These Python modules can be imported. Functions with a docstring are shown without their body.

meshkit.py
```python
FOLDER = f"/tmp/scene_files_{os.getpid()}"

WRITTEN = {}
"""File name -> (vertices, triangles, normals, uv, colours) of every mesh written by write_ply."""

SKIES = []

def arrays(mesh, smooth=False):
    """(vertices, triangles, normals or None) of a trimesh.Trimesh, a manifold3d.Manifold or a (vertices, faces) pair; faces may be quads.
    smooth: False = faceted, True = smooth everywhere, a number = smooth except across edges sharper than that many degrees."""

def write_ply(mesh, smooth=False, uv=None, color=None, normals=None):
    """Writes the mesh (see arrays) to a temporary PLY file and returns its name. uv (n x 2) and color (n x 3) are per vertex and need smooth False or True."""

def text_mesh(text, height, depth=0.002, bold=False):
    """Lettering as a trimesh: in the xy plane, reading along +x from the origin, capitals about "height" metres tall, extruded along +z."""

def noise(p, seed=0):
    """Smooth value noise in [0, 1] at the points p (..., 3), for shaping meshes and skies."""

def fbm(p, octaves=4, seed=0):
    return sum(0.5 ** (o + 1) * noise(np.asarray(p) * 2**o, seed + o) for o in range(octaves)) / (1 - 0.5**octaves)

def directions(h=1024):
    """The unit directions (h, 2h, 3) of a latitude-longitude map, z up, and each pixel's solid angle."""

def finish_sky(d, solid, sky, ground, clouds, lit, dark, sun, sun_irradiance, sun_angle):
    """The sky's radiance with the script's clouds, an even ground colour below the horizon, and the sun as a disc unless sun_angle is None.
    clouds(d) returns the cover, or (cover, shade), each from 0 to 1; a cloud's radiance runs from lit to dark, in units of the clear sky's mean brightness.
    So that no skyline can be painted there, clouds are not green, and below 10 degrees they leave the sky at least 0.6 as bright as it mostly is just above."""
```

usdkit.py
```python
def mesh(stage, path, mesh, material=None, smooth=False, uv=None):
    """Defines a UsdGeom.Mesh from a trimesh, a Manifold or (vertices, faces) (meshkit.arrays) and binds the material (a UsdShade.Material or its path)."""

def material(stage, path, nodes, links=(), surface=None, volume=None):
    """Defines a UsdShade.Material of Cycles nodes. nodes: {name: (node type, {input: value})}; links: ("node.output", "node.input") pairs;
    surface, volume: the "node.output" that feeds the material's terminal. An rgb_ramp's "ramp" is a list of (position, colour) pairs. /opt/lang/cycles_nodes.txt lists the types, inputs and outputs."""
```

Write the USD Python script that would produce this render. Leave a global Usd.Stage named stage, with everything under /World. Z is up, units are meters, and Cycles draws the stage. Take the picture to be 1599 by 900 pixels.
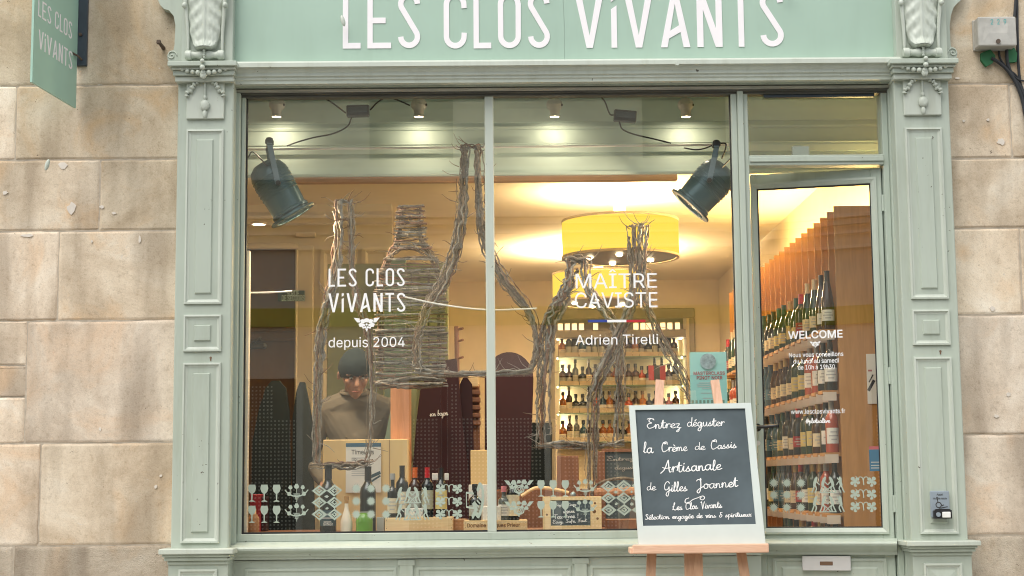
import math, random
import numpy as np, trimesh, usdkit, meshkit
import manifold3d as m3
from pxr import Usd, UsdGeom, UsdLux, UsdShade, Gf, Sdf
from shapely.geometry import Polygon, LineString, Point, MultiPolygon, box as sbox
from shapely import affinity
from shapely.ops import unary_union

stage = Usd.Stage.CreateInMemory()
UsdGeom.SetStageUpAxis(stage, UsdGeom.Tokens.z)
UsdGeom.SetStageMetersPerUnit(stage, 1.0)
world = UsdGeom.Xform.Define(stage, '/World')
stage.SetDefaultPrim(world.GetPrim())
UsdGeom.Scope.Define(stage, '/World/Looks')
rng = random.Random(7)
PI = math.pi

# ---------------------------------------------------------------- camera
F, DIST, EYE_Z = 2490.0, 8.59, 1.15
def nrm(v):
    v = np.asarray(v, float); return v / np.linalg.norm(v)
cy = nrm([(783 - 799.5) / F, (450 - 750) / F, -1.0])
cz = np.array([(605 - 799.5) / F, 20660 / F, -1.0]); cz = nrm(cz - cz.dot(cy) * cy)
cx = np.cross(cy, cz)
C = np.stack([cx, cy, cz], 1)          # world -> camera
EYE = np.array([0.0, -DIST, EYE_Z])
cam = UsdGeom.Camera.Define(stage, '/World/camera')
cam.CreateHorizontalApertureAttr(36.0)
cam.CreateVerticalApertureAttr(36.0 * 900 / 1599)
cam.CreateFocalLengthAttr(36.0 * F / 1599)
cam.CreateClippingRangeAttr(Gf.Vec2f(0.1, 500))
Mx = np.eye(4); Mx[:3, :3] = C; Mx[3, :3] = EYE
cam.AddTransformOp().Set(Gf.Matrix4d(*Mx.ravel().tolist()))
EXPOSURE = 0.68
cam.CreateExposureAttr(EXPOSURE)

# ---------------------------------------------------------------- sky and sun (overcast)
SUN = nrm([-0.28, -0.48, 0.83])
el, rot = math.asin(SUN[2]), math.atan2(SUN[0], SUN[1])
skym = usdkit.material(stage, '/World/Looks/sky', {
    's': ('sky_texture', {'sky_type': 'single_scattering', 'sun_disc': False, 'sun_elevation': el, 'sun_rotation': rot}),
    'h': ('hsv', {'saturation': 0.22, 'value': 1.0}),
    'b': ('background_shader', {'strength': 0.15})},
    [('s.color', 'h.color'), ('h.color', 'b.color')], surface='b.background')
sky = UsdLux.DomeLight.Define(stage, '/World/sky')
UsdShade.MaterialBindingAPI.Apply(sky.GetPrim()).Bind(skym)
sky.GetPrim().SetCustomDataByKey('kind', 'structure')
sun = UsdLux.DistantLight.Define(stage, '/World/sun')
sun.CreateIntensityAttr(0.40); sun.CreateAngleAttr(45.0); sun.CreateColorAttr(Gf.Vec3f(1.0, 0.95, 0.88))
sun.CreateNormalizeAttr(True)
zz = SUN; xx_ = nrm(np.cross([0, 0, 1], zz)); yy_ = np.cross(zz, xx_)
Ms = np.eye(4); Ms[0, :3], Ms[1, :3], Ms[2, :3] = xx_, yy_, zz
sun.AddTransformOp().Set(Gf.Matrix4d(*Ms.ravel().tolist()))

# ---------------------------------------------------------------- measuring helpers: where a sight line meets a plane of the building
def ray(u, v):
    return nrm(C.T @ np.array([(u - 799.5) / F, (450 - v) / F, -1.0]))
def W(u, v, Y=0.0):
    d = ray(u, v); return EYE + d * ((Y - EYE[1]) / d[1])
def X(u, v=490, Y=0.0): return W(u, v, Y)[0]
def Z(v, u=780, Y=0.0): return W(u, v, Y)[2]
def px_scale(Y): return F / (Y + DIST)          # pixels per metre at a depth

# ---------------------------------------------------------------- scene tree helpers
_used = {}
def numbered(path):
    n = _used.get(path, 0); _used[path] = n + 1
    return path if n == 0 else '%s_%03d' % (path, n)
def _path(name, parent):
    base = '/World' if parent is None else str(parent.GetPath())
    return numbered(base + '/' + name)
def tag(p, label=None, cat=None, group=None, kind=None):
    for k, v in (('label', label), ('category', cat), ('group', group), ('kind', kind)):
        if v: p.SetCustomDataByKey(k, v)
    return p
def thing(name, label, cat, loc=(0, 0, 0), rotz=0, group=None, kind=None):
    x = UsdGeom.Xform.Define(stage, _path(name, None))
    x.AddTranslateOp().Set(Gf.Vec3d(*map(float, loc))); x.AddRotateZOp().Set(math.degrees(rotz))
    _org[str(x.GetPath())] = np.asarray(loc, float)
    return tag(x.GetPrim(), label, cat, group, kind)
_org = {}
def obj(name, mesh, m, parent=None, label=None, smooth=False, kind=None, world_space=False):
    """One mesh prim. world_space: the mesh is given in world coordinates and moved to the parent's own frame (parents without rotation)."""
    if isinstance(mesh, list): mesh = cat_(mesh)
    path = _path(name, parent)
    if world_space and parent is not None:
        top = '/'.join(str(parent.GetPath()).split('/')[:3])
        o = _org.get(top)
        if o is not None and np.any(o):
            mesh = mesh.copy(); mesh.apply_translation(-o)
    g = usdkit.mesh(stage, path, mesh, MAT[m] if isinstance(m, str) else m, smooth=smooth)
    return tag(g.GetPrim(), label, None, None, kind)
def wobj(name, mesh, m, parent, **k): return obj(name, mesh, m, parent, world_space=True, **k)
def struct(name, mesh, m): return obj(name, mesh, m, None, kind='structure')
def copy_of(root, loc, rotz, label, group=None, scale=None):
    was = root.GetCustomData()
    x = UsdGeom.Xform.Define(stage, numbered('/World/' + root.GetName().rstrip('0123456789').rstrip('_')))
    x.AddTranslateOp().Set(Gf.Vec3d(*map(float, loc))); x.AddRotateZOp().Set(math.degrees(rotz))
    p = x.GetPrim()
    p.GetReferences().AddInternalReference(root.GetPath()); p.SetInstanceable(True)
    tag(p, label, was['category'], group or was.get('group'))
    return p

# ---------------------------------------------------------------- mesh helpers
def cat_(ms): return trimesh.util.concatenate([m for m in ms if m is not None])
def tm(v, f):
    return trimesh.Trimesh(np.asarray(v, float), np.asarray(f, int), process=False)
def box(x0, x1, y0, y1, z0, z1, c=0.0):
    x0, x1 = sorted((x0, x1)); y0, y1 = sorted((y0, y1)); z0, z1 = sorted((z0, z1))
    if c <= 0:
        b = trimesh.creation.box(extents=(x1 - x0, y1 - y0, z1 - z0)); b.apply_translation(((x0 + x1) / 2, (y0 + y1) / 2, (z0 + z1) / 2)); return b
    c = min(c, (x1 - x0) * .45, (y1 - y0) * .45, (z1 - z0) * .45)
    pts = []
    for sx, px in ((1, x0), (-1, x1)):
        for sy, py in ((1, y0), (-1, y1)):
            for sz, pz in ((1, z0), (-1, z1)):
                pts += [(px, py + sy * c, pz + sz * c), (px + sx * c, py, pz + sz * c), (px + sx * c, py + sy * c, pz)]
    return trimesh.convex.convex_hull(np.array(pts))
def ext(poly, y0, y1):
    """polygon drawn in (x, z), standing between the depths y0 (front) and y1"""
    out = []
    for g in getattr(poly, 'geoms', [poly]):
        if g.is_empty or g.area < 1e-9: continue
        e = trimesh.creation.extrude_polygon(g, 1.0, engine='earcut')
        v = e.vertices
        out.append(tm(np.stack([v[:, 0], y1 + (y0 - y1) * v[:, 2], v[:, 1]], 1), e.faces))
    return cat_(out)
def plate(poly, O, ux, uz, t):
    """polygon (a, b) laid on the plane through O spanned by ux, uz, t thick towards cross(ux, uz)"""
    O, ux, uz = (np.asarray(q, float) for q in (O, ux, uz)); n = np.cross(ux, uz); out = []
    for g in getattr(poly, 'geoms', [poly]):
        if g.is_empty or g.area < 1e-12 or g.geom_type != 'Polygon': continue
        e = trimesh.creation.extrude_polygon(g, t, engine='earcut'); v = e.vertices
        out.append(tm(O + v[:, :1] * ux + v[:, 1:2] * uz + v[:, 2:] * n, e.faces))
    return cat_(out)
def prof_x(prof, x0, x1):
    """closed profile [(y, z)...] run along x"""
    p = Polygon(prof)
    if not p.exterior.is_ccw: p = Polygon(list(p.exterior.coords)[::-1])
    e = trimesh.creation.extrude_polygon(p, x1 - x0, engine='earcut'); v = e.vertices
    return tm(np.stack([x0 + v[:, 2], v[:, 0], v[:, 1]], 1), e.faces)
def rings(x0, x1, z0, z1, loops, cap=True):
    """nested rectangles [(inset, y)...] joined: mouldings and raised panels that face -y"""
    V, Fc = [], []
    for d, y in loops:
        V += [(x0 + d, y, z0 + d), (x1 - d, y, z0 + d), (x1 - d, y, z1 - d), (x0 + d, y, z1 - d)]
    for k in range(len(loops) - 1):
        for i in range(4):
            a, b = 4 * k + i, 4 * k + (i + 1) % 4
            Fc += [(a, b, b + 4), (a, b + 4, a + 4)]
    if cap:
        k = 4 * (len(loops) - 1); Fc += [(k, k + 1, k + 2), (k, k + 2, k + 3)]
    return tm(V, Fc)
def lathe(prof, n=20, axis='z', at=(0, 0, 0)):
    """profile [(radius, height)...] turned about an axis"""
    P = np.array(prof, float); a = np.arange(n) * 2 * PI / n
    V = np.stack([np.outer(P[:, 0], np.cos(a)), np.outer(P[:, 0], np.sin(a)), np.repeat(P[:, 1:2], n, 1)], -1).reshape(-1, 3)
    Fc = []
    for k in range(len(P) - 1):
        for i in range(n):
            A, B = k * n + i, k * n + (i + 1) % n
            Fc += [(A, B, B + n), (A, B + n, A + n)]
    V = list(map(tuple, V))
    for k, flip in ((0, True), (len(P) - 1, False)):
        if P[k, 0] > 1e-6 and np.abs(P[0] - P[-1]).max() > 1e-9:
            V.append((0, 0, P[k, 1])); c = len(V) - 1
            for i in range(n):
                A, B = k * n + i, k * n + (i + 1) % n
                Fc.append((B, A, c) if flip else (A, B, c))
    V = np.array(V)
    if axis == 'x': V = V[:, [2, 0, 1]]
    if axis == 'y': V = V[:, [1, 2, 0]]
    return tm(V + np.asarray(at), Fc)
def crom(pts, n=6):
    P = np.asarray(pts, float)
    if len(P) < 3: return P
    Q = np.vstack([2 * P[0] - P[1], P, 2 * P[-1] - P[-2]]); out = []
    for i in range(1, len(Q) - 2):
        p0, p1, p2, p3 = Q[i - 1:i + 3]
        for t in np.arange(n) / n:
            out.append(.5 * (2 * p1 + (p2 - p0) * t + (2 * p0 - 5 * p1 + 4 * p2 - p3) * t * t + (3 * p1 - p0 - 3 * p2 + p3) * t ** 3))
    out.append(P[-1]); return np.array(out)
def tube(pts, r, n=6):
    P = np.asarray(pts, float); R = np.broadcast_to(np.asarray(r, float), (len(P),))
    T = np.gradient(P, axis=0); T /= np.maximum(np.linalg.norm(T, axis=1, keepdims=True), 1e-9)
    up = np.array([0, 1., 0]) if abs(T[0][1]) < .9 else np.array([1., 0, 0])
    V = []
    for p, t, q in zip(P, T, R):
        a = nrm(np.cross(t, up)); b = np.cross(t, a); up = -b if np.dot(-b, up) > 0 else b
        up = np.cross(a, t)
        for k in range(n):
            an = 2 * PI * k / n; V.append(p + q * (math.cos(an) * a + math.sin(an) * up))
    Fc = []
    for i in range(len(P) - 1):
        for k in range(n):
            A, B = i * n + k, i * n + (k + 1) % n
            Fc += [(A, B + n, B), (A, A + n, B + n)]
    V += [P[0], P[-1]]; s, e = len(V) - 2, len(V) - 1; o = (len(P) - 1) * n
    for k in range(n):
        Fc += [(s, k, (k + 1) % n), (e, o + (k + 1) % n, o + k)]
    m = tm(V, Fc)
    if m.volume < 0: m.invert()
    return m
def ell(c, r, sub=2, rot=None):
    s = trimesh.creation.icosphere(subdivisions=sub); s.apply_scale(r) if np.ndim(r) == 0 else s.apply_transform(np.diag([*r, 1]))
    if rot is not None: s.apply_transform(trimesh.transformations.rotation_matrix(*rot))
    s.apply_translation(c); return s
def bar(a, b, w, d, up=(0, -1, 0)):
    """square bar from a to b, w across, d along 'up'"""
    a, b = np.asarray(a, float), np.asarray(b, float); t = nrm(b - a); u = np.asarray(up, float); u = nrm(u - u.dot(t) * t); s = np.cross(t, u)
    V = [p + i * s * w / 2 + j * u * d / 2 for p in (a, b) for i, j in ((-1, -1), (1, -1), (1, 1), (-1, 1))]
    return trimesh.convex.convex_hull(np.array(V))
def hull_spheres(*sr):
    ms = []
    for c, r in sr:
        ms.append(m3.Manifold.sphere(r, 16).translate(list(map(float, c))))
    return m3.Manifold.batch_hull(ms) if len(ms) > 1 else ms[0]
def man_mesh(man, edge=None, smooth_it=0):
    if edge: man = man.refine_to_length(edge)
    g = man.to_mesh(); t = trimesh.Trimesh(np.array(g.vert_properties[:, :3]), np.array(g.tri_verts), process=True)
    if smooth_it: trimesh.smoothing.filter_taubin(t, iterations=smooth_it)
    return t

# ---------------------------------------------------------------- materials
MAT = {}
def simple(name, col, rough=.5, metal=0., var=.08, scale=8., bump=0., bscale=60., spec=.5, emit=None, es=0., coat=0., stretch=(1, 1, 1), obj_space=False, rnd=0.):
    c = np.array(col, float)
    nodes = {'g': ('texture_coordinate', {}) if obj_space else ('geometry', {}),
             'm': ('mapping', {'scale': stretch}),
             'n': ('noise_texture', {'scale': scale, 'detail': 5.0, 'roughness': .6}),
             'r': ('rgb_ramp', {'ramp': [(0.25, tuple(c * (1 - var))), (0.75, tuple(np.minimum(c * (1 + var), 1)))]}),
             'p': ('principled_bsdf', {'roughness': rough, 'metallic': metal, 'specular_ior_level': spec, 'coat_weight': coat})}
    links = [('g.object' if obj_space else 'g.position', 'm.vector'), ('m.vector', 'n.vector'), ('n.fac', 'r.fac')]
    if rnd:
        nodes['oi'] = ('object_info', {}); nodes['mr'] = ('map_range', {'from_min': 0., 'from_max': 1., 'to_min': 1 - rnd, 'to_max': 1 + rnd})
        nodes['hs'] = ('hsv', {})
        links += [('oi.random', 'mr.value'), ('mr.result', 'hs.value'), ('r.color', 'hs.color'), ('hs.color', 'p.base_color')]
    else: links.append(('r.color', 'p.base_color'))
    if emit is not None: nodes['p'][1].update({'emission_color': emit, 'emission_strength': es})
    if bump:
        nodes['bn'] = ('noise_texture', {'scale': bscale, 'detail': 4.0}); nodes['b'] = ('bump', {'strength': bump, 'distance': .004})
        links += [('m.vector', 'bn.vector'), ('bn.fac', 'b.height'), ('b.normal', 'p.normal')]
    MAT[name] = usdkit.material(stage, '/World/Looks/' + name, nodes, links, surface='p.BSDF')
def paint(name, col, rough=.42, chips=True):
    """old gloss paint: brush streaks, grime, small chips and dirty drips"""
    c = np.array(col)
    nodes = {'g': ('geometry', {}), 'm': ('mapping', {'scale': (9, 9, 1.2)}),
             'n': ('noise_texture', {'scale': 1.6, 'detail': 6.0}), 'n2': ('noise_texture', {'scale': 1.0, 'detail': 5.0, 'roughness': .7}),
             'n3': ('noise_texture', {'scale': 42.0, 'detail': 3.0}), 'n4': ('noise_texture', {'scale': 3.0, 'detail': 2.0}),
             'r': ('rgb_ramp', {'ramp': [(0.3, tuple(c * .93)), (0.7, tuple(c * 1.05))]}),
             'r2': ('rgb_ramp', {'ramp': [(0.30, (.70, .68, .60)), (0.50, (1, 1, 1)), (.66, (1.06, 1.05, 1.02))]}),
             'x': ('mix_color', {'blend_type': 'multiply', 'fac': .38 if chips else .12}),
             'r3': ('rgb_ramp', {'ramp': [(0.715, (0, 0, 0)), (0.725, (1, 1, 1))]}),
             'r4': ('rgb_ramp', {'ramp': [(0.52, (0, 0, 0)), (0.6, (1, 1, 1))]}),
             'k': ('mix_color', {'blend_type': 'multiply', 'fac': 1.0}),
             'y': ('mix_color', {'blend_type': 'mix', 'b': (.10, .09, .07)}),
             'bn': ('noise_texture', {'scale': 70.0, 'detail': 3.0}), 'b': ('bump', {'strength': .12, 'distance': .002}),
             'p': ('principled_bsdf', {'roughness': rough})}
    links = [('g.position', 'm.vector'), ('g.position', 'n.vector'), ('m.vector', 'n2.vector'), ('g.position', 'n3.vector'), ('g.position', 'n4.vector'),
             ('n.fac', 'r.fac'), ('n2.fac', 'r2.fac'), ('r.color', 'x.a'), ('r2.color', 'x.b'), ('n3.fac', 'r3.fac'), ('n4.fac', 'r4.fac'),
             ('r3.color', 'k.a'), ('r4.color', 'k.b'), ('k.result', 'y.fac'), ('x.result', 'y.a'), ('y.result', 'p.base_color'),
             ('m.vector', 'bn.vector'), ('bn.fac', 'b.height'), ('b.normal', 'p.normal')]
    if not chips: links[links.index(('y.result', 'p.base_color'))] = ('x.result', 'p.base_color')
    MAT[name] = usdkit.material(stage, '/World/Looks/' + name, nodes, links, surface='p.BSDF')
def stone(name, rough_face=False, sat=.92, val=1.0, hue=.5):
    n = {'g': ('geometry', {}), 'oi': ('object_info', {}), 'sc': ('math', {'math_type': 'multiply', 'value2': 37.0}), 'cb': ('combine_xyz', {}),
         'add': ('vector_math', {'math_type': 'add'}), 'mv': ('mapping', {'scale': (3.2, 3.2, .55)}),
         'n1': ('noise_texture', {'scale': 1.7, 'detail': 10.0, 'roughness': .70, 'distortion': .35}),
         'n2': ('noise_texture', {'scale': 2.2, 'detail': 8.0, 'roughness': .62, 'distortion': .9}),
         'n3': ('noise_texture', {'scale': 1.3, 'detail': 4.0}),
         'n4': ('noise_texture', {'scale': 46.0, 'detail': 3.0, 'roughness': .7}),
         'n5': ('noise_texture', {'scale': 5.5, 'detail': 8.0, 'roughness': .72, 'distortion': .6}),
         'n6': ('noise_texture', {'scale': 15.0, 'detail': 4.0, 'distortion': 1.2}),
         'r1': ('rgb_ramp', {'ramp': [(.28, (.40, .30, .19)), (.42, (.60, .475, .33)), (.54, (.74, .62, .46)), (.70, (.84, .76, .62))]}),
         'r2': ('rgb_ramp', {'ramp': [(.52, (0, 0, 0)), (.68, (1, 1, 1))]}),
         'x1': ('mix_color', {'b': (.70, .46, .24)}), 'f1': ('math', {'math_type': 'multiply', 'value2': .72}),
         'r3': ('rgb_ramp', {'ramp': [(.46, (0, 0, 0)), (.64, (1, 1, 1))]}), 'f2': ('math', {'math_type': 'multiply', 'value2': .72}),
         'x2': ('mix_color', {'b': (.36, .28, .19)}),
         'r4': ('rgb_ramp', {'ramp': [(.30, (.55, .5, .42)), (.45, (1, 1, 1)), (.66, (1, 1, 1)), (.78, (1.0, 1.0, 1.0))]}),
         'x3': ('mix_color', {'blend_type': 'multiply', 'fac': .35}),
         'r6': ('rgb_ramp', {'ramp': [(.735, (0, 0, 0)), (.745, (1, 1, 1))]}), 'x4': ('mix_color', {'b': (.66, .62, .56)}),
         'r7': ('rgb_ramp', {'ramp': [(.20, (.25, .22, .2)), (.34, (1, 1, 1))]}), 'x5': ('mix_color', {'blend_type': 'multiply', 'fac': .5}),
         'mr': ('map_range', {'from_min': 0., 'from_max': 1., 'to_min': .90 * val, 'to_max': 1.07 * val}), 'hs': ('hsv', {'saturation': sat, 'hue': hue}),
         'n8': ('noise_texture', {'scale': 150.0, 'detail': 3.0, 'roughness': .8}), 'r8': ('rgb_ramp', {'ramp': [(.34, (.62, .58, .52)), (.5, (1, 1, 1)), (.68, (1.12, 1.1, 1.06))]}), 'x8': ('mix_color', {'blend_type': 'multiply', 'fac': .35}),
         'v9': ('voronoi_texture', {'scale': 13.0, 'randomness': 1.0}), 'n9': ('noise_texture', {'scale': 1.1, 'detail': 2.0}), 'a9': ('math', {'math_type': 'multiply_add', 'value2': .09, 'value3': -.010}), 'l9': ('math', {'math_type': 'less_than'}), 'x9': ('mix_color', {'b': (.17, .13, .09)}), 'w9': ('noise_texture', {'scale': 22.0, 'detail': 3.0}), 's9': ('vector_math', {'math_type': 'multiply_add', 'vector2': (.10, .10, .10)}),
         'ba': ('mix_float', {'fac': .5}),
         'b': ('bump', {'strength': .55 if not rough_face else 1.0, 'distance': .006 if not rough_face else .014}),
         'p': ('principled_bsdf', {'roughness': .92, 'specular_ior_level': .2})}
    if rough_face: n['n4'][1]['scale'] = 30.0
    l = [('oi.random', 'sc.value1'), ('sc.value', 'cb.x'), ('sc.value', 'cb.z'), ('g.position', 'add.vector1'), ('cb.vector', 'add.vector2'),
         ('add.vector', 'n1.vector'), ('add.vector', 'n2.vector'), ('add.vector', 'mv.vector'), ('mv.vector', 'n3.vector'), ('g.position', 'n4.vector'), ('add.vector', 'n5.vector'), ('add.vector', 'n6.vector'),
         ('n1.fac', 'r1.fac'), ('n2.fac', 'r2.fac'), ('r2.color', 'f1.value1'), ('f1.value', 'x1.fac'), ('r1.color', 'x1.a'),
         ('n3.fac', 'r3.fac'), ('r3.color', 'f2.value1'), ('f2.value', 'x2.fac'), ('x1.result', 'x2.a'),
         ('n4.fac', 'r4.fac'), ('x2.result', 'x3.a'), ('r4.color', 'x3.b'), ('n6.fac', 'r6.fac'), ('r6.color', 'x4.fac'), ('x3.result', 'x4.a'),
         ('n5.fac', 'r7.fac'), ('x4.result', 'x5.a'), ('r7.color', 'x5.b'), ('oi.random', 'mr.value'), ('mr.result', 'hs.value'), ('x5.result', 'x8.a'), ('g.position', 'n8.vector'), ('n8.fac', 'r8.fac'), ('r8.color', 'x8.b'), ('w9.color', 's9.vector1'), ('g.position', 'w9.vector'), ('g.position', 's9.vector3'), ('s9.vector', 'v9.vector'), ('add.vector', 'n9.vector'), ('n9.fac', 'a9.value1'), ('v9.distance', 'l9.value1'), ('a9.value', 'l9.value2'), ('l9.value', 'x9.fac'), ('x8.result', 'x9.a'), ('x9.result', 'hs.color'), ('hs.color', 'p.base_color'),
         ('n8.fac', 'ba.a'), ('n4.fac', 'ba.b'), ('ba.result', 'b.height'), ('b.normal', 'p.normal')]
    MAT[name] = usdkit.material(stage, '/World/Looks/' + name, n, l, surface='p.BSDF')
def wood(name, a, b, scale=14., stretch=(1, 1, .06), rough=.55, obj_space=False):
    n = {'g': ('texture_coordinate', {}) if obj_space else ('geometry', {}), 'm': ('mapping', {'scale': stretch}), 'n': ('noise_texture', {'scale': scale, 'detail': 6.0, 'distortion': 1.2}),
         'n2': ('noise_texture', {'scale': scale * 5, 'detail': 3.0}), 'mx': ('mix_float', {'fac': .3}),
         'r': ('rgb_ramp', {'ramp': [(.32, a), (.62, b)]}), 'b': ('bump', {'strength': .15, 'distance': .002}),
         'p': ('principled_bsdf', {'roughness': rough})}
    l = [('g.object' if obj_space else 'g.position', 'm.vector'), ('m.vector', 'n.vector'), ('m.vector', 'n2.vector'), ('n.fac', 'mx.a'), ('n2.fac', 'mx.b'), ('mx.result', 'r.fac'), ('r.color', 'p.base_color'), ('n2.fac', 'b.height'), ('b.normal', 'p.normal')]
    MAT[name] = usdkit.material(stage, '/World/Looks/' + name, n, l, surface='p.BSDF')
def glow(name, col, s):
    MAT[name] = usdkit.material(stage, '/World/Looks/' + name, {'e': ('emission', {'color': col, 'strength': s})}, [], surface='e.emission')

paint('paint', (.44, .495, .42)); paint('paint_light', (.52, .565, .49)); paint('paint_fascia', (.365, .50, .405), chips=False, rough=.35)
paint('paint_door', (.42, .485, .41))
stone('stone'); stone('stone_rough', True, .85, .82); stone('stone_brown', False, .95, .86, .503); stone('stone_pale', False, .88, 1.06, .497); stone('stone_grey', False, .80, .96, .497)
simple('mortar', (.47, .405, .32), .95, var=.25, scale=20, bump=.6)
simple('plaster', (.68, .62, .54), .9, var=.12, bump=.4)
simple('white_letter', (.86, .82, .83), .5, var=.02); simple('white_vinyl', (.88, .88, .87), .5, var=.01)
simple('pale_vinyl', (.37, .435, .36), .5, var=.04)
simple('dark_rubber', (.02, .02, .02), .6); simple('slot_metal', (.30, .30, .26), .5, .3, var=.4, scale=30, stretch=(.15, 1, 6)); simple('slot_dark', (.10, .10, .085), .6, .2, var=.5, scale=20, stretch=(.2, 1, 5))
simple('navy_metal', (.045, .06, .075), .45, .4, var=.2); simple('sign_green', (.35, .55, .445), .4, var=.03); simple('rust', (.10, .07, .05), .8)
simple('box_grey', (.43, .42, .38), .55, var=.18, scale=14, bump=.1); simple('cable', (.018, .02, .022), .5); simple('tape_green', (.02, .14, .05), .6, var=.25); simple('ink_teal', (.10, .42, .40), .6)
simple('steel', (.72, .71, .69), .35, .35, var=.05); simple('letter_slot', (.16, .09, .05), .6); simple('blue_plate', (.27, .32, .36), .45, var=.05); simple('black_plastic', (.02, .02, .022), .4); simple('white_plastic', (.82, .82, .78), .4)
simple('frost_pane', (.30, .325, .275), .12, var=.18, scale=3, stretch=(.4, 1, 3))
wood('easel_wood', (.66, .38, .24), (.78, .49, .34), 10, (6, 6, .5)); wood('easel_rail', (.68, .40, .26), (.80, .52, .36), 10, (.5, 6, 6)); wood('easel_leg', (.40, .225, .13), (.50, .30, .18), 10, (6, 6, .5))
simple('board_frame', (.62, .68, .64), .5, var=.04); simple('slate', (.082, .108, .120), .75, var=.28, scale=4, bump=.05); simple('chalk', (.88, .88, .86), .9, var=.05)
# inside
simple('cream_wall', (.78, .69, .54), .75, var=.04); simple('ceiling_paint', (.78, .70, .54), .8, var=.03); simple('panel_cream', (.60, .54, .42), .6, var=.04)
simple('beam_green', (.47, .59, .55), .5, var=.05, scale=3); simple('rail_brown', (.42, .27, .19), .5); simple('floor_dark', (.12, .085, .06), .4, var=.3)
simple('door_brown', (.085, .042, .018), .45, var=.12, stretch=(5, 5, .4)); simple('door_frame', (.30, .26, .19), .5); simple('olive', (.25, .275, .15), .6); simple('teal_panel', (.17, .26, .20), .5)
simple('exit_green', (.008, .055, .042), .4); simple('exit_white', (.45, .62, .55), .5)
simple('coat_green', (.006, .012, .011), .85, var=.3, bump=.2); simple('maroon', (.036, .004, .007), .6, var=.12); simple('niche', (.70, .60, .42), .7); simple('niche_frame', (.27, .235, .18), .6)
wood('shelf_wood', (.42, .195, .055), (.54, .26, .085), 7, (3, 3, .3)); simple('tag_paper', (.70, .58, .47), .7)
wood('crate', (.80, .55, .27), (.92, .70, .40), 9, (.5, 4, 6)); wood('crate_dark', (.38, .20, .09), (.52, .30, .15), 9, (.5, 4, 6)); wood('ply', (.66, .46, .20), (.76, .55, .26), 3, (1, 1, .3)); wood('plank', (.50, .23, .11), (.62, .30, .16), 9, (5, 5, .4)); wood('dark_plank', (.20, .09, .05), (.28, .13, .075), 9, (5, 5, .4))
wood('vine', (.09, .066, .046), (.29, .23, .17), 26, (1, 1, 1), rough=.85); wood('vine_grey', (.11, .103, .09), (.36, .335, .29), 26, (1, 1, 1), rough=.85); wood('vine_red', (.10, .055, .034), (.26, .15, .10), 26, (1, 1, 1), rough=.85)
simple('par_body', (.04, .095, .11), .28, .25, var=.15); simple('par_metal', (.13, .18, .20), .4, .3); simple('lens', (.55, .50, .42), .12, .6); simple('spot_grey', (.46, .46, .43), .4, .3)
simple('shade_trim', (.50, .40, .28), .6); simple('diffuser', (.24, .21, .17), .5)
simple('paper', (.74, .70, .62), .7, var=.03); simple('ink', (.05, .05, .05), .7); simple('ink_soft', (.42, .41, .39), .7, var=.1); simple('poster_teal', (.31, .58, .53), .55, var=.02); simple('ink_red', (.38, .10, .10), .6); simple('silver', (.42, .52, .55), .25, .5, var=.5, scale=40)
simple('skin', (.33, .18, .125), .5, var=.06); simple('beanie', (.008, .018, .023), .9, bump=.4, bscale=90); simple('sweater', (.15, .13, .098), .9, var=.06, bump=.3, bscale=120); simple('trousers', (.03, .035, .05), .9); simple('eye_white', (.5, .48, .45), .3); simple('lip', (.33, .13, .10), .5); simple('hair', (.02, .015, .01), .8)
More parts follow.
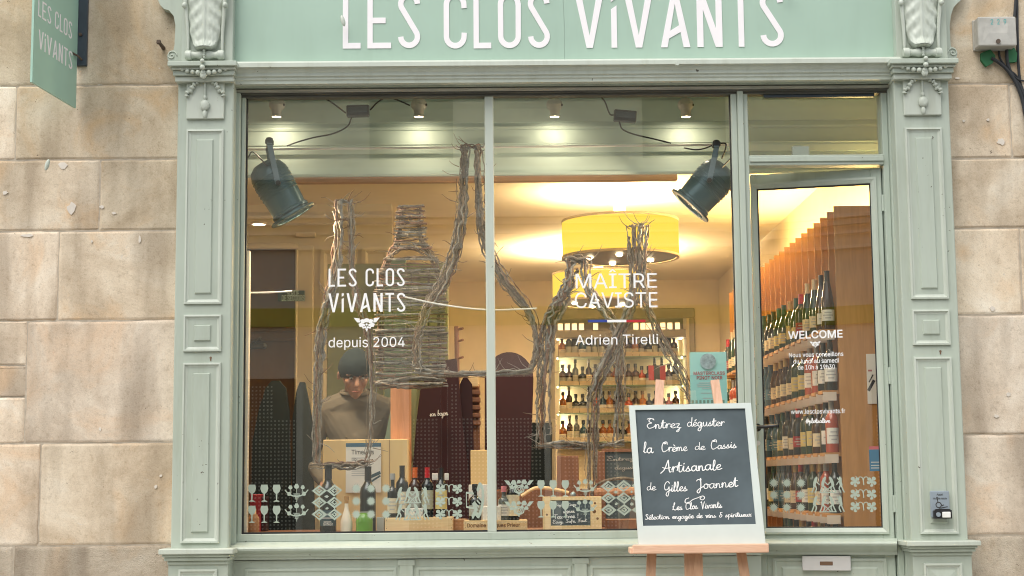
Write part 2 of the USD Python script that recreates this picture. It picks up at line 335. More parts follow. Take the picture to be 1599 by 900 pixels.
simple('cream_bottle', (.78, .68, .55), .35, var=.03); simple('gold_foil', (.62, .34, .13), .3, .7, var=.25, scale=60)
for nm, c in dict(glass_green=(.012, .035, .012), glass_brown=(.045, .016, .008), glass_black=(.008, .010, .010), glass_blue=(.02, .055, .085), glass_rose=(.38, .075, .045), glass_lime=(.12, .30, .02), glass_amber=(.25, .075, .012), glass_grey=(.10, .11, .10)).items():
    simple(nm, c, .12, spec=.6, var=.05, coat=.3)
for nm, c in dict(label_cream=(.68, .58, .40), label_white=(.72, .70, .64), label_yellow=(.62, .50, .20), label_grey=(.36, .36, .31), label_sage=(.40, .38, .27), label_blue=(.05, .13, .19), label_red=(.34, .02, .03), label_teal=(.03, .07, .085), label_green=(.10, .22, .05)).items():
    simple(nm, c, .6, var=.06)
for nm, c in dict(cap_black=(.02, .02, .02), cap_red=(.50, .015, .02), cap_orange=(.62, .13, .03), cap_gold=(.42, .28, .08), cap_green=(.02, .09, .05), cap_grey=(.30, .29, .27), cap_blue=(.03, .07, .11), cap_pink=(.62, .20, .22), cap_cream=(.6, .5, .34)).items():
    simple(nm, c, .35, var=.05)
def pane_mat(name, tint=(1, 1, 1), r0=.11):
    MAT[name] = usdkit.material(stage, '/World/Looks/' + name, {
        't': ('transparent_bsdf', {'color': tint}), 'g': ('glossy_bsdf', {'roughness': 0.0, 'color': (.96, 1, .98)}), 'f': ('layer_weight', {'blend': .5}),
        'p': ('math', {'math_type': 'power', 'value2': 5.0}), 'q': ('math', {'math_type': 'multiply_add', 'value2': 1 - r0, 'value3': r0}), 'm': ('mix_closure', {})},
        [('f.facing', 'p.value1'), ('p.value', 'q.value1'), ('q.value', 'm.fac'), ('t.BSDF', 'm.closure1'), ('g.BSDF', 'm.closure2')], surface='m.closure')
pane_mat('pane', (.96, .98, .965), .12)
glow('bulb', (1, .78, .48), 14.0); glow('shade', (1.0, .60, .065), .92); glow('jar_glow', (1, .66, .30), 1.5); glow('spot_lens', (1, .76, .48), 18.0); glow('lamp_white', (1, .8, .55), 4.0); glow('strip_glow', (1, .78, .5), .75)

# ================================================================ ground and the stone wall
GZ = 0.0
struct('ground', box(-30, 30, -14, -1.62, GZ - .3, GZ - .12), 'asphalt') if False else None
simple('asphalt', (.12, .12, .115), .9, var=.25, scale=30, bump=.5); simple('paving', (.42, .40, .36), .85, var=.2, scale=6, bump=.3)
struct('road', box(-40, 40, -60, -2.2, GZ - .5, GZ - .12), 'asphalt')
struct('pavement', box(-40, 40, -2.2, 0.3, GZ - .5, GZ), 'paving')

YW = 0.0                                            # face of the stone wall
wall = thing('stone_wall', 'weathered beige limestone house wall of big blocks around the green shopfront', 'wall')
XL1, XR0 = X(300, 490, 0), X(1470, 490, 0)          # the wall runs in behind the pilasters
obj('wall_core', [box(-9, XL1 + .05, -.003, .45, -.1, 8), box(XR0 - .05, 9, -.003, .45, -.1, 8), box(XL1 + .05, XR0 - .05, .012, .45, 4.15, 8)], 'mortar', wall)
def block(x0, x1, z0, z1, m='stone', seed=0, amp=.005):
    nx, nz = max(6, int((x1 - x0) / .035)), max(6, int((z1 - z0) / .035))
    gx, gz = np.meshgrid(np.r_[0, .010 / (x1 - x0), np.linspace(.03, .97, nx - 3), 1 - .010 / (x1 - x0), 1], np.r_[0, .010 / (z1 - z0), np.linspace(.03, .97, nz - 3), 1 - .010 / (z1 - z0), 1])
    px, pz = x0 + gx * (x1 - x0), z0 + gz * (z1 - z0)
    q = np.stack([px * 3.1, pz * 3.1, np.full_like(px, seed * 1.7)], -1)
    h = (meshkit.fbm(q * 2.2, 4, seed) - .5) * 2
    ed = np.minimum(np.minimum(gx * (x1 - x0), (1 - gx) * (x1 - x0)), np.minimum(gz * (z1 - z0), (1 - gz) * (z1 - z0)))
    wob = (meshkit.fbm(q * 6, 4, seed + 9) - .5)
    y = YW - .010 + h * amp * .6 + np.clip(1 - ed / .010, 0, 1) ** 2 * .0075
    rim = ed < 1e-6
    wx = np.where(rim, wob * .016, 0); wz = np.where(rim, wob * .016, 0)
    gx2 = 0
    V = np.stack([px + wx, y, pz + wz], -1).reshape(-1, 3); Fc = []
    for j in range(nz):
        for i in range(nx):
            a = j * (nx + 1) + i
            Fc += [(a, a + 1, a + nx + 2), (a, a + nx + 2, a + nx + 1)]
    # sides back to the core
    edge = [i for i in range(nx + 1)] + [(j * (nx + 1) + nx) for j in range(1, nz + 1)] + [nz * (nx + 1) + i for i in range(nx - 1, -1, -1)] + [j * (nx + 1) for j in range(nz - 1, 0, -1)]
    n0 = len(V); B = V[edge].copy(); B[:, 1] = .02; V = np.vstack([V, B]); k = len(edge)
    for i in range(k):
        a, b = edge[i], edge[(i + 1) % k]; Fc += [(a, n0 + i, n0 + (i + 1) % k), (a, n0 + (i + 1) % k, b)]
    obj('stone_block', tm(V, Fc), m, wall, smooth=40)
def zL(v): return Z(v, 140, 0)
def zR(v): return Z(v, 1540, 0)
J = .006
XLe = X(284, 490, 0)
def course(v0, v1, xs, zf, m='stone', amp=.005):
    global _bs
    z1, z0 = (zf(v0) if np.isfinite(v0) else 6.0), (zf(v1) if np.isfinite(v1) else 0.0)
    ms = m if isinstance(m, (list, tuple)) else [m] * 9
    for a, b, mm in zip(xs[:-1], xs[1:], ms):
        _bs += 1; block(a + J / 2, b - J / 2, z0 + J / 2, z1 - J / 2, mm, _bs, amp)
_bs = 0
xl = lambda u, v=490: X(u, v, 0)
course(-170, 134, [-4.6, xl(-60), XLe], zL, ['stone', 'stone_brown']); course(-400, -170, [-4.6, xl(40), XLe], zL)
course(134, 250, [-4.6, xl(17), XLe], zL, ['stone_pale', 'stone_brown']); course(250, 361, [-4.6, xl(-190), xl(152), XLe], zL, ['stone', 'stone', 'stone_brown'])
course(361, 501, [-4.6, xl(90), XLe], zL, ['stone_pale', 'stone'], .006); course(501, 692, [xl(44), XLe], zL, ['stone_grey'], .012)
course(501, 570, [-4.6, xl(44)], zL, 'stone_pale'); course(570, 620, [-4.6, xl(44)], zL, 'stone_pale'); course(620, 692, [-4.6, xl(44)], zL, 'stone_pale')
course(692, 852, [-4.6, xl(70), XLe], zL, ['stone_pale', 'stone'], .006); course(852, np.nan, [-4.6, xl(32), XLe], zL, 'stone_rough', .016)
XRe = X(1478, 490, 0); xr = xl
for a, b, s, mm in ((-170, 132, 1700, 'stone_brown'), (-400, -170, 1640, 'stone'), (132, 248, 1592, 'stone'), (248, 357, 1690, 'stone'), (357, 492, 1597, 'stone'), (492, 679, 1720, 'stone_grey'), (679, 836, 1640, 'stone_grey')):
    course(a, b, [XRe, xr(s), 4.6], zR, mm, amp=.006)
course(836, np.nan, [XRe, xr(1700), 4.6], zR, 'stone_rough', .016)
# plaster smears and flaked patches that stand on the stone
def patch(u, v, w, h, m, seed):
    r = random.Random(seed); n = 11; s = px_scale(0)
    c = W(u, v, YW - .016)
    pts = [(c[0] + math.cos(2 * PI * k / n) * w / 2 / s * r.uniform(.6, 1.15), c[2] + math.sin(2 * PI * k / n) * h / 2 / s * r.uniform(.6, 1.15)) for k in range(n)]
    obj('plaster_patch', ext(Polygon(pts).buffer(0), YW - .0150, YW - .003), m, wall)
for i, (u, v, w, h) in enumerate([(98, 258, 15, 12), (112, 325, 16, 20), (8, 301, 9, 7), (159, 323, 8, 6), (178, 333, 9, 4), (42, 368, 20, 5), (218, 374, 4, 13), (143, 377, 4, 5), (156, 670, 5, 7), (1563, 221, 14, 13),
                                   (1543, 187, 5, 5), (1505, 189, 6, 4), (1550, 482, 10, 8), (1495, 122, 9, 4), (1575, 616, 9, 7), (1556, 650, 8, 6), (251, 743, 5, 4), (243, 760, 5, 6)]):
    patch(u, v, w, h, 'plaster', i)

# ================================================================ shopfront
shop = thing('shopfront', 'sage green wooden shopfront with carved pilasters, big window and white sign lettering', 'shopfront')
YP, YF, YG = -.14, -.10, .03                      # pilaster face, fascia face, window glass
xa, xb = X(361, 490, YF), X(1400, 490, YF)
obj('fascia_board', [box(X(356, 50, YF), X(881, 50, YF) - .0006, YF, .02, Z(97, 620, YF), 4.15), box(X(881, 50, YF) + .0006, X(1402, 50, YF), YF, .02, Z(95, 1140, YF), 4.15)], 'paint_fascia', shop)
zc = lambda v, Y=-.14: Z(v, 880, Y)
def trim_x(name, prof, x0, x1, m='paint'): return obj(name, prof_x(prof, x0, x1), m, shop)
A, B = X(352, 110, -.16), X(1405, 110, -.16)
trim_x('cornice', [(.02, zc(127)), (-.125, zc(127)), (-.128, zc(122.5)), (-.138, zc(121)), (-.138, zc(118)), (-.150, zc(116.5)), (-.150, zc(112)), (-.162, zc(109.5)), (-.168, zc(107)), (-.19, zc(105.2)), (-.19, zc(99)), (-.182, zc(96)), (.02, zc(94.5))], A, B, 'paint_light')
trim_x('soffit_board', [(.05, zc(134, -.07)), (-.075, zc(134, -.07)), (-.075, zc(127, -.07)), (.05, zc(126.8, -.07))], A, B, 'paint')
trim_x('shutter_slot', [(.05, zc(141, -.05)), (-.045, zc(141, -.05)), (-.062, zc(138, -.05)), (-.05, zc(134.6, -.05)), (.05, zc(134.6, -.05))], A, B, 'slot_metal')
trim_x('shutter_slot', [(.05, zc(148, -.03)), (-.015, zc(148, -.03)), (-.015, zc(144.8, -.03)), (-.035, zc(144.5, -.03)), (-.035, zc(141.5, -.03)), (.05, zc(141.5, -.03))], A, B, 'slot_dark')
obj('eye_bolt', lathe([(.0, 0), (.012, 0), (.012, .02), (.0, .024)], 10, 'y', (X(1057, 105, -.19), -.212, zc(105.5))), 'paint_light', shop)

# ---- sign lettering: narrow drawn capitals
def arc(cx_, cy_, r, a0, a1, n=14):
    a = np.radians(np.linspace(a0, a1, n)); return [(cx_ + r * math.cos(t), cy_ + r * math.sin(t)) for t in a]
SW = .1
def flat(*ls): return unary_union([LineString(l).buffer(SW / 2, cap_style=2, join_style=2) for l in ls])
def glyph(ch):
    h = SW / 2; w = .44; r = .155
    if ch == 'L': return flat([(h, 1), (h, h), (.33, h)]), .33
    if ch == 'E': return flat([(.44, 1 - h), (h, 1 - h), (h, h), (.44, h)], [(h, .5), (.34, .5)]), .44
    if ch == 'S':
        return flat(arc(.21, 1 - h - r, r, 0, 205) + arc(.21, h + r, r, 25, -180)), .42
    if ch == 'C': return flat([(w - h, .72)] + arc(w / 2, 1 - h - .165, .165, 0, 180) + arc(w / 2, h + .165, .165, 180, 360) + [(w - h, .28)]), w
    if ch == 'O': return unary_union([LineString(arc(w / 2, 1 - h - .165, .165, 0, 180) + arc(w / 2, h + .165, .165, 180, 360) + [(w - h, 1 - h - .165)]).buffer(h)]), w
    if ch == 'V': return Polygon([(0, 1), (.118, 1), (.26, .22), (.402, 1), (.52, 1), (.315, 0), (.205, 0)]), .52
    if ch == 'i': return unary_union([Polygon([(0, 0), (SW, 0), (SW, .76), (0, .69)]), Polygon([(0, .82), (SW, .89), (SW, 1.0), (0, 1.0)])]), SW
    if ch == 'A':
        a = Polygon([(0, 0), (.205, 1), (.315, 1), (.52, 0), (.402, 0), (.26, .78), (.118, 0)])
        return unary_union([a, Polygon([(.10, .13), (.105, .255), (.37, .42), (.40, .30)])]), .52
    if ch == 'N': return Polygon([(0, 0), (0, 1), (.12, 1), (.335, .33), (.335, 1), (.445, 1), (.445, 0), (.325, 0), (.11, .67), (.11, 0)]), .445
    if ch == 'T': return flat([(0, 1 - h), (.42, 1 - h)], [(.21, 1), (.21, 0)]), .42
    return Polygon(), .25
def sign_text(s, gap=.125, space=.30):
    x, out = 0, []
    for ch in s:
        if ch == ' ': x += space; continue
        g, w = glyph(ch); out.append(affinity.translate(g, x, 0)); x += w + gap
    return out
def fitbox(shapes, u0, v0, u1, v1, Y=None, plane=None):
    """scales drawn shapes so that together they fill the pixel box (u0, v0 lower left; u1, v1 upper right) on an upright plane; returns shapes, origin, ux, uz"""
    pl = plane or (lambda u, v: W(u, v, Y))
    al = unary_union(shapes); bx = al.bounds
    O = pl(u0, v0); R = pl(u1, v0); T = pl(u0, v1)
    ux = R - O; ux[2] = 0; wid = np.linalg.norm(ux); ux = ux / wid; hei = T[2] - O[2]
    sx, sz = wid / (bx[2] - bx[0]), hei / (bx[3] - bx[1])
    out = [affinity.affine_transform(s, [sx, 0, 0, sz, -bx[0] * sx, -bx[1] * sz]) for s in shapes]
    return out, O, ux, np.array([0, 0, 1.])
for word, u0, u1, v0, v1 in (('LES', 535, 656, 75.5, -11.5), ('CLOS', 693, 859, 75.5, -12), ('ViVANTS', 898, 1225, 74.5, -12.5)):
    sh, O, ux, uz = fitbox(sign_text(word), u0, v0, u1, v1, YF - .012)
    for s in sh: obj('letter', plate(s, O + [0, .012, 0], ux, uz, .004), 'white_letter', shop)

# ---- pilasters
def pilaster(side):
    if side < 0:
        x0, x1 = X(272.5, 490, YP), X(361, 490, YP); uc = 317; f = lambda v: Z(v, 317, YP)
        V = dict(plaque=(288.5, 347, 126, 187), up=(288.5, 347, 203, 475), mid=(287, 345.5, 492, 549), low=(286, 344, 567, 848), cap=(857, 880))
    else:
        x0, x1 = X(1409, 490, YP), X(1496.5, 490, YP); uc = 1445; f = lambda v: Z(v, 1450, YP)
        V = dict(plaque=(1412, 1470, 122, 181), up=(1421.5, 1477, 200, 467), mid=(1425, 1482, 484, 539), low=(1433, 1491, 558, 834), cap=(845, 866))
    ps = obj('pilaster', box(x0, x1, YP, .03, f(V['cap'][0] + 3), f(118), .006), 'paint', shop)
    p = ps
    pw = x1 - x0; cxp = (x0 + x1) / 2
    pnx0, pnx1 = cxp - .1, cxp + .1
    for k in ('up', 'mid', 'low'):
        u0, u1, v1, v0 = V[k]; z1, z0 = f(v1), f(v0)
        obj('panel_moulding', rings(pnx0, pnx1, z0, z1, [(-.001, YP + .004), (0, YP - .012), (.009, YP - .014), (.013, YP - .006), (.018, YP - .004), (.024, YP - .0015)], cap=False), 'paint_light', p)
        obj('raised_panel', rings(pnx0, pnx1, z0, z1, [(.0235, YP - .0012), (.054, YP - .0022), (.060, YP - .012)]), 'paint', p)
    # keyhole
    zk = f(559 if side < 0 else 549)
    obj('keyhole', ext(Point(cxp + .045, zk).buffer(.006).union(sbox(cxp + .042, zk - .016, cxp + .048, zk)), YP - .0025, YP + .001), 'letter_slot', p)
    # carved plaque
    u0, u1, v1, v0 = V['plaque']; z1, z0 = f(v1), f(v0)
    pq = obj('plaque', box(pnx0 - .002, pnx1 + .002, YP - .018, YP + .002, z0, z1, .004), 'paint_light', shop)
    h = z1 - z0; yf = YP - .018
    P = lambda a, b, o=0: (cxp + a * .215, yf - o, z0 + b * h)
    carve = []
    for s in (-1, 1):
        carve.append(tube(crom([P(s * .02, .97, .008), P(s * .14, .98, .014), P(s * .22, .90, .010), P(s * .30, .84, .014), P(s * .34, .72, .008), P(s * .44, .66, .010), P(s * .46, .57, .006)]), [.0105 + .005 * math.sin(i * 1.3) for i in range(37)], 8))
        carve.append(ell(P(s * .14, .60, .004), (.030, .012, .016), 2, (s * .55, (0, 1, 0), P(s * .14, .60, .004))))
        carve.append(ell(P(s * .055, .23, .006), (.012, .012, .032), 2, (-s * .25, (0, 1, 0), P(s * .055, .23, .006))))
    carve += [ell(P(0, .97, .010), .013, 2), ell(P(0, .84, .006), (.007, .008, .020), 2), ell(P(0, .70, .006), (.006, .008, .03), 2), ell(P(0, .54, .008), (.010, .010, .014), 2),
              ell(P(0, .34, .010), (.026, .016, .030), 2), ell(P(0, .12, .007), (.012, .011, .024), 2), ell(P(0, .42, .01), .012, 2)]
    for q_ in carve: obj('carved_piece', q_, 'paint_light', pq, smooth=True)
    # capital
    zcv = lambda v: Z(v - (0 if side < 0 else 4), uc, -.2)
    for dx, y, va, vb, mm in ((.038, -.245, 98.5, 106, 'paint'), (.024, -.222, 106, 110, 'paint_light'), (.016, -.205, 110.1, 118, 'paint'), (.008, -.188, 118.1, 126.5, 'paint_light')):
        obj('capital_moulding', box(x0 - dx, x1 + dx * .8, y, .02, zcv(vb), zcv(va), .003), mm, shop)
    beads = []; zb = zcv(111)
    for k in range(-4, 5):
        beads.append(ell((cxp + k * .029, -.212 - .004 * (4 - abs(k)), zb - .022 * (1 - (k / 4.) ** 2) + .006), .0148 - .0010 * abs(k), 2))
    for s in (-1, 1):
        for k in range(3): beads.append(ell((cxp + s * (.018 + .022 * k), -.252, zcv(101.5) + .004 * math.sin(k * 2)), (.016, .012, .014 - .002 * k), 2, (s * .5, (0, 1, 0), (cxp + s * (.018 + .022 * k), -.252, zcv(101.5)))))
    beads += [ell((cxp, -.258, zcv(99.5)), (.012, .012, .012), 2), ell((cxp, -.252, zcv(109)), (.014, .014, .014), 2), ell((cxp, -.224, zcv(119)), (.019, .014, .022), 2)]
    for q_ in beads: obj('bead', q_, 'paint_light', ps, smooth=True)
    # plinth
    c0, c1 = V['cap']; zq = lambda v: Z(v, uc, -.2)
    zt, zb_ = zq(c0), zq(c1 + 2)
    for dx, y, a, b, mm in ((.045, -.235, 0, .34, 'paint_light'), (.030, -.218, .34, .52, 'paint'), (.022, -.205, .52, .76, 'paint'), (.008, -.188, .76, 1.0, 'paint')):
        obj('plinth_cap', box(x0 - dx, x1 + dx * .9, y, .02, zt + (zb_ - zt) * b, zt + (zb_ - zt) * a, .004), mm, shop)
    ph = obj('plinth', box(x0 - .004, x1 + .004, -.175, .02, 0, zb_ + .001), 'paint', shop)
    zp1 = Z(c1 + (9 if side < 0 else 14), uc, -.175)
    obj('panel_moulding', rings(pnx0, pnx1, .16, zp1, [(-.001, -.171), (0, -.187), (.010, -.189), (.016, -.180), (.024, -.1765)], cap=False), 'paint_light', ph)
    if side < 0: obj('raised_panel', rings(pnx0, pnx1, .16, zp1, [(.0235, -.1762), (.054, -.1772), (.06, -.187)]), 'paint', ph)
    else: obj('raised_panel', rings(pnx0, pnx1, .16, zp1, [(.0235, -.1762), (.036, -.1772), (.099, -.197)]), 'paint', ph)
    # console bracket above the capital
    yb = -.075
    if side < 0: sil = [(362, -45), (362, 99), (267, 99), (262, 94), (261, 87), (265, 80), (271, 78.5), (272.5, 70), (274, 40), (271, 25), (264, 16.5), (256, 14), (250, 8), (245, -4), (242, -45)]
    else: sil = [(1395, -45), (1395, 95), (1489, 95), (1494, 90), (1495, 82), (1491, 75), (1485, 73), (1484, 64), (1483, 40), (1485, 24), (1489, 12), (1495, 5), (1503, -2), (1506, -12), (1508, -45)]
    pts = [(W(u, v, yb)[0], W(u, v, yb)[2]) for u, v in sil]
    cs = obj('console', ext(Polygon(pts), yb, .03), 'paint', shop)
    uv, vv = (268, 87) if side < 0 else (1488, 82)
    c = W(uv, vv, yb - .004); sp = [(c[0] + (.0285 - .0016 * k) * math.cos(k * .55) * -side, yb - .003, c[2] + (.0285 - .0016 * k) * math.sin(k * .55)) for k in range(17)]
    obj('volute', tube(sp, .0035, 6), 'paint_light', cs, smooth=True)
    zcc = lambda v: Z(v - (0 if side < 0 else 4), uc, -.2)
    obj('console_board', [box(x0 + .018, x1 - .004, -.165, yb + .001, zcc(98.4), zcc(-45), .003)], 'paint', cs)
    for s in (-1, 1):
        xx = cxp + s * .098
        obj('console_scroll', [tube(crom([(xx + s * .012, -.19, zcc(-40)), (xx + s * .010, -.205, zcc(-4)), (xx + s * .004, -.195, zcc(20)), (xx - s * .004, -.185, zcc(50)), (xx - s * .006, -.18, zcc(78))]), [.013 - .0002 * i for i in range(25)], 8),
                                ell((xx + s * .012, -.21, zcc(9)), (.014, .016, .016), 2)], 'paint_light', cs, smooth=True)
    # acanthus leaf
    n, m_ = 48, 44; zt, zb2 = zcc(-45), zcc(79); V2 = []; 
    for j in range(n + 1):
        t = j / n; v = -45 + 124 * t
        hw = np.interp(v, [-45, -5, 25, 50, 68, 76, 79], [.10, .098, .094, .084, .068, .045, .02])
        lob = 1 + .07 * abs(math.sin((v + 10) * .125)) - .03
        for i in range(m_ + 1):
            s = -1 + 2 * i / m_
            xx = cxp + s * hw * (lob if abs(s) > .75 else 1 + (lob - 1) * abs(s) / .75)
            rib = math.sin((v * .30 - abs(s) ** .8 * 6.5)) * .0048 * min(1, abs(s) * 2.5) * (1 + .3 * math.sin(s * 23))
            vein = .007 * math.exp(-(s / .07) ** 2)
            curl = .045 * np.clip((v - 62) / 15, 0, 1) ** 1.5 * (1 - np.clip((v - 74) / 5, 0, 1) ** 2 * .5)
            dep = .012 + .036 * (1 - s * s) ** .6 + rib + vein + curl + .012 * np.clip((15 - v) / 60, 0, 1)
            if i in (0, m_) or j == n: dep = -.004
            V2.append((xx, -.165 - dep, zt + (zb2 - zt) * t))
    F2 = []
    for j in range(n):
        for i in range(m_):
            a = j * (m_ + 1) + i; F2 += [(a, a + m_ + 1, a + m_ + 2), (a, a + m_ + 2, a + 1)]
    obj('acanthus_leaf', tm(V2, F2), 'paint_light', cs, smooth=55)
    # turned baluster under the leaf
    zb3 = zcc(85.5); L = .104
    pf = [(0, -L), (.022, -L), (.026, -L * .93), (.026, -L * .70), (.020, -L * .66), (.017, -L * .5), (.021, -L * .34), (.025, -L * .2), (.021, -L * .1), (.021, L * .1), (.025, L * .2), (.021, L * .34), (.017, L * .5), (.020, L * .66), (.026, L * .70), (.026, L * .93), (.022, L), (0, L)]
    obj('turned_roll', [lathe(pf, 18, 'x', (cxp, -.19, zb3))] + [ell((cxp, -.214, zb3 + k * .0125), .0078, 2) for k in (-1.5, -.5, .5, 1.5)], 'paint_light', cs, smooth=40)
    return cxp, f
cxL, fL = pilaster(-1)
cxR, fR = pilaster(1)
# wheelchair call plate, a thing screwed to the right pilaster
cp = thing('call_button_plate', 'blue grey wheelchair call plate with white push button on right pilaster', 'call button', (cxR + .004, YP - .014, fR(810)))
hh = fR(767) - fR(810); yq = YP - .0125
wobj('back_plate', box(cxR - .046, cxR + .054, YP - .024, yq + .002, fR(808), fR(767), .003), 'blue_plate', cp)
wobj('button_housing', ext(Polygon([(cxR - .036, fR(810)), (cxR + .058, fR(810)), (cxR + .058, fR(797)), (cxR + .045, fR(795)), (cxR - .022, fR(795)), (cxR - .036, fR(798))]), YP - .045, YP - .0235), 'black_plastic', cp)
wobj('push_button', box(cxR + .006, cxR + .050, YP - .053, YP - .044, fR(808.5), fR(799.5), .003), 'white_plastic', cp)
wobj('bell_lens', lathe([(0, 0), (.012, 0), (.012, .006), (0, .009)], 14, 'y', (cxR - .014, YP - .052, fR(803.5))), 'blue_plate', cp)
hc = (cxR - .004, fR(788))
wheel = [LineString([(hc[0] - .006, hc[1] + .03), (hc[0] - .004, hc[1] + .012), (hc[0] + .008, hc[1] + .010)]), LineString([(hc[0] + .008, hc[1] + .008), (hc[0] + .018, hc[1] - .006), (hc[0] + .026, hc[1] - .003)]), LineString(arc(hc[0], hc[1] - .002, .014, 110, 380)), LineString([(hc[0] + .002, hc[1] - .020), (hc[0] + .045, hc[1] - .012)])]
wobj('wheelchair_symbol', ext(unary_union([l.buffer(.0022) for l in wheel] + [Point(hc[0] - .007, hc[1] + .036).buffer(.004)]), YP - .0252, YP - .0235), 'ink', cp)
def inter(s, bold=False):
    """Inter lettering as shapes 1 high, one polygon set"""
    t = meshkit.text_mesh(s, 1.0, .1, bold); v, f = t.vertices, t.faces
    keep = np.abs(v[f][:, :, 2] - .1).max(1) < 1e-6
    return unary_union([Polygon(v[a][:, :2]).buffer(1e-5) for a in f[keep]]).buffer(0).simplify(.008)
for s, b, h in (('Appel', 771, .011), ('Mobilité réduite', 777, .009)):
    g = inter(s); bw = g.bounds[2]; k = h; g = affinity.scale(g, k * .8, k, origin=(0, 0))
    wobj('lettering', plate(g, (cxR + .004 - bw * k * .4, YP - .0238, fR(b + 3)), (1, 0, 0), (0, 0, 1), .0012), 'ink', cp)

# ---- window frame
xw0, xw1 = X(382, 490, YG), X(1149, 490, YG)
xm0, xm1 = X(759, 490, YG), X(773, 490, YG)
zg0, zg1 = Z(830.5, 768, YG), Z(149, 768, YG)
xj0 = X(1149.5, 490, 0); xj1 = X(1176, 490, 0)          # post between window and door
xd1 = X(1387.5, 490, 0)                                 # inner edge of the right jamb
xe1 = X(1402, 490, 0)
zs = lambda v, Y: Z(v, 768, Y)
zrail = zs(843, -.02)
ZTOP = Z(147, 768, 0.02)
fr = shop
obj('frame_jamb', [box(X(364.5, 490, -.05), X(372.5, 490, -.03), -.05, .08, zs(846, -.03), ZTOP, .003), box(X(373, 490, -.03), xw0, -.012, .08, zrail, ZTOP, .003)], 'paint_door', fr)
obj('frame_post', [box(xj0, xj0 + .032, -.012, .08, zrail, ZTOP, .003), box(xj0 + .033, xj0 + .066, -.03, .08, zrail, ZTOP, .004), box(xj0 + .067, xj1, -.012, .10, GZ, ZTOP, .003)], 'paint', fr)
obj('mullion', box(xm0, xm1, -.004, .07, zg0 - .002, zg1 + .01, .004), 'paint_light', fr)
obj('frame_head', box(xw0 - .05, xe1, .0, .08, Z(148.6, 768, 0), Z(148.6, 768, 0) + .05), 'slot_dark', fr)
obj('bottom_rail', [box(xw0 - .036, xj0 + .03, -.0115, .08, zrail, zg0, .003)], 'paint', fr)
obj('window_seal', [box(xw0 - .001, xw0 + .007, YG - .014, YG + .01, zg0, zg1), box(xw1 - .008, xw1 + .001, YG - .014, YG + .01, zg0, zg1), box(xw0, xm0, YG - .0145, YG + .0105, zg0 - .001, zg0 + .009), box(xm1, xw1, YG - .0145, YG + .0105, zg0 - .001, zg0 + .009)], 'dark_rubber', fr)
def pane(x0, x1, z0, z1, Y): return tm([(x0, Y, z0), (x1, Y, z0), (x1, Y, z1), (x0, Y, z1)], [(0, 1, 2), (0, 2, 3)])
paneL = obj('window_pane', pane(xw0, xm0 + .002, zg0, zg1, YG), 'pane', shop, label='left window pane with white shop name and pale green motifs')
paneR = obj('window_pane', pane(xm1 - .002, xw1, zg0, zg1, YG), 'pane', shop, label='right window pane with white wine merchant lettering')
# sill and stall riser (window side)
xs0, xs1 = X(360, 850, -.06), X(1190, 860, -.06)
zsl = lambda v: Z(v, 768, -.1)
obj('window_sill', prof_x([(.05, zsl(872)), (-.035, zsl(872)), (-.04, zsl(868)), (-.055, zsl(866)), (-.06, zsl(862)), (-.085, zsl(859)), (-.095, zsl(857)), (-.10, zsl(854)), (-.095, zsl(851.5)), (-.07, zsl(849)), (-.012, zsl(844)), (.05, zsl(843))], xs0, xs1), 'paint', fr)
zr1 = Z(872, 768, -.03)
obj('stall_riser', box(xs0, xs1, -.018, .05, GZ, zr1 - .001), 'paint', fr)
for u0, u1 in ((382, 619), (650, 892), (922, 1168)):
    X0, X1, z1 = X(u0, 900, -.03), X(u1, 900, -.03), Z(885, 768, -.03)
    obj('riser_panel', rings(X0, X1, .15, z1, [(-.001, -.016), (0, -.024), (.012, -.026), (.02, -.017), (.045, -.0185), (.055, -.024)]), 'paint', fr)
for u0, u1 in ((624, 645), (897, 917)):
    obj('riser_stile', [box(X(u0, 900, -.03), X(u1, 900, -.03), -.031, -.017, GZ + .1, Z(881, 768, -.03), .003), box(X(u0 - 3, 900, -.03), X(u1 + 3, 900, -.03), -.034, -.017, Z(881, 768, -.03) - .004, zr1 - .003, .003)], 'paint', fr)
# transom over the door
zt0, zt1 = Z(243, 1270, 0), Z(150, 1270, 0); zr0 = Z(259, 1270, 0)
obj('transom_rail', [box(xj1 - .001, xd1 + .001, -.02, .07, zr0, zt0, .004), box(xj1, xd1, -.030, -.0195, zr0 + .018, zt0 - .012, .003)], 'paint', fr)
obj('transom_pane', pane(xj1 - .002, xd1 + .002, zt0, zt1 + .03, .03), 'pane', fr, label='glass pane over the door')
obj('transom_catch', box(X(1237, 236, .05), X(1263, 236, .05), .036, .07, zt0 + .002, Z(229, 1250, .05), .003), 'frost_pane', fr)
obj('transom_bar', box(X(1192, 150, .02), X(1364, 150, .02), .0, .027, Z(152.5, 1270, .01), Z(147, 1270, .01)), 'navy_metal', fr)
obj('frame_jamb', [box(xd1, xd1 + .032, -.012, .10, GZ, ZTOP, .003), box(xd1 + .033, xe1, -.04, .10, GZ, ZTOP, .004)], 'paint_door', fr)
obj('dark_gap', [box(xe1 + .001, X(1411, 490, -.02), -.01, .05, GZ, ZTOP), box(X(358, 490, -.02), X(364, 490, -.05), -.01, .05, GZ, ZTOP)], 'dark_rubber', fr)

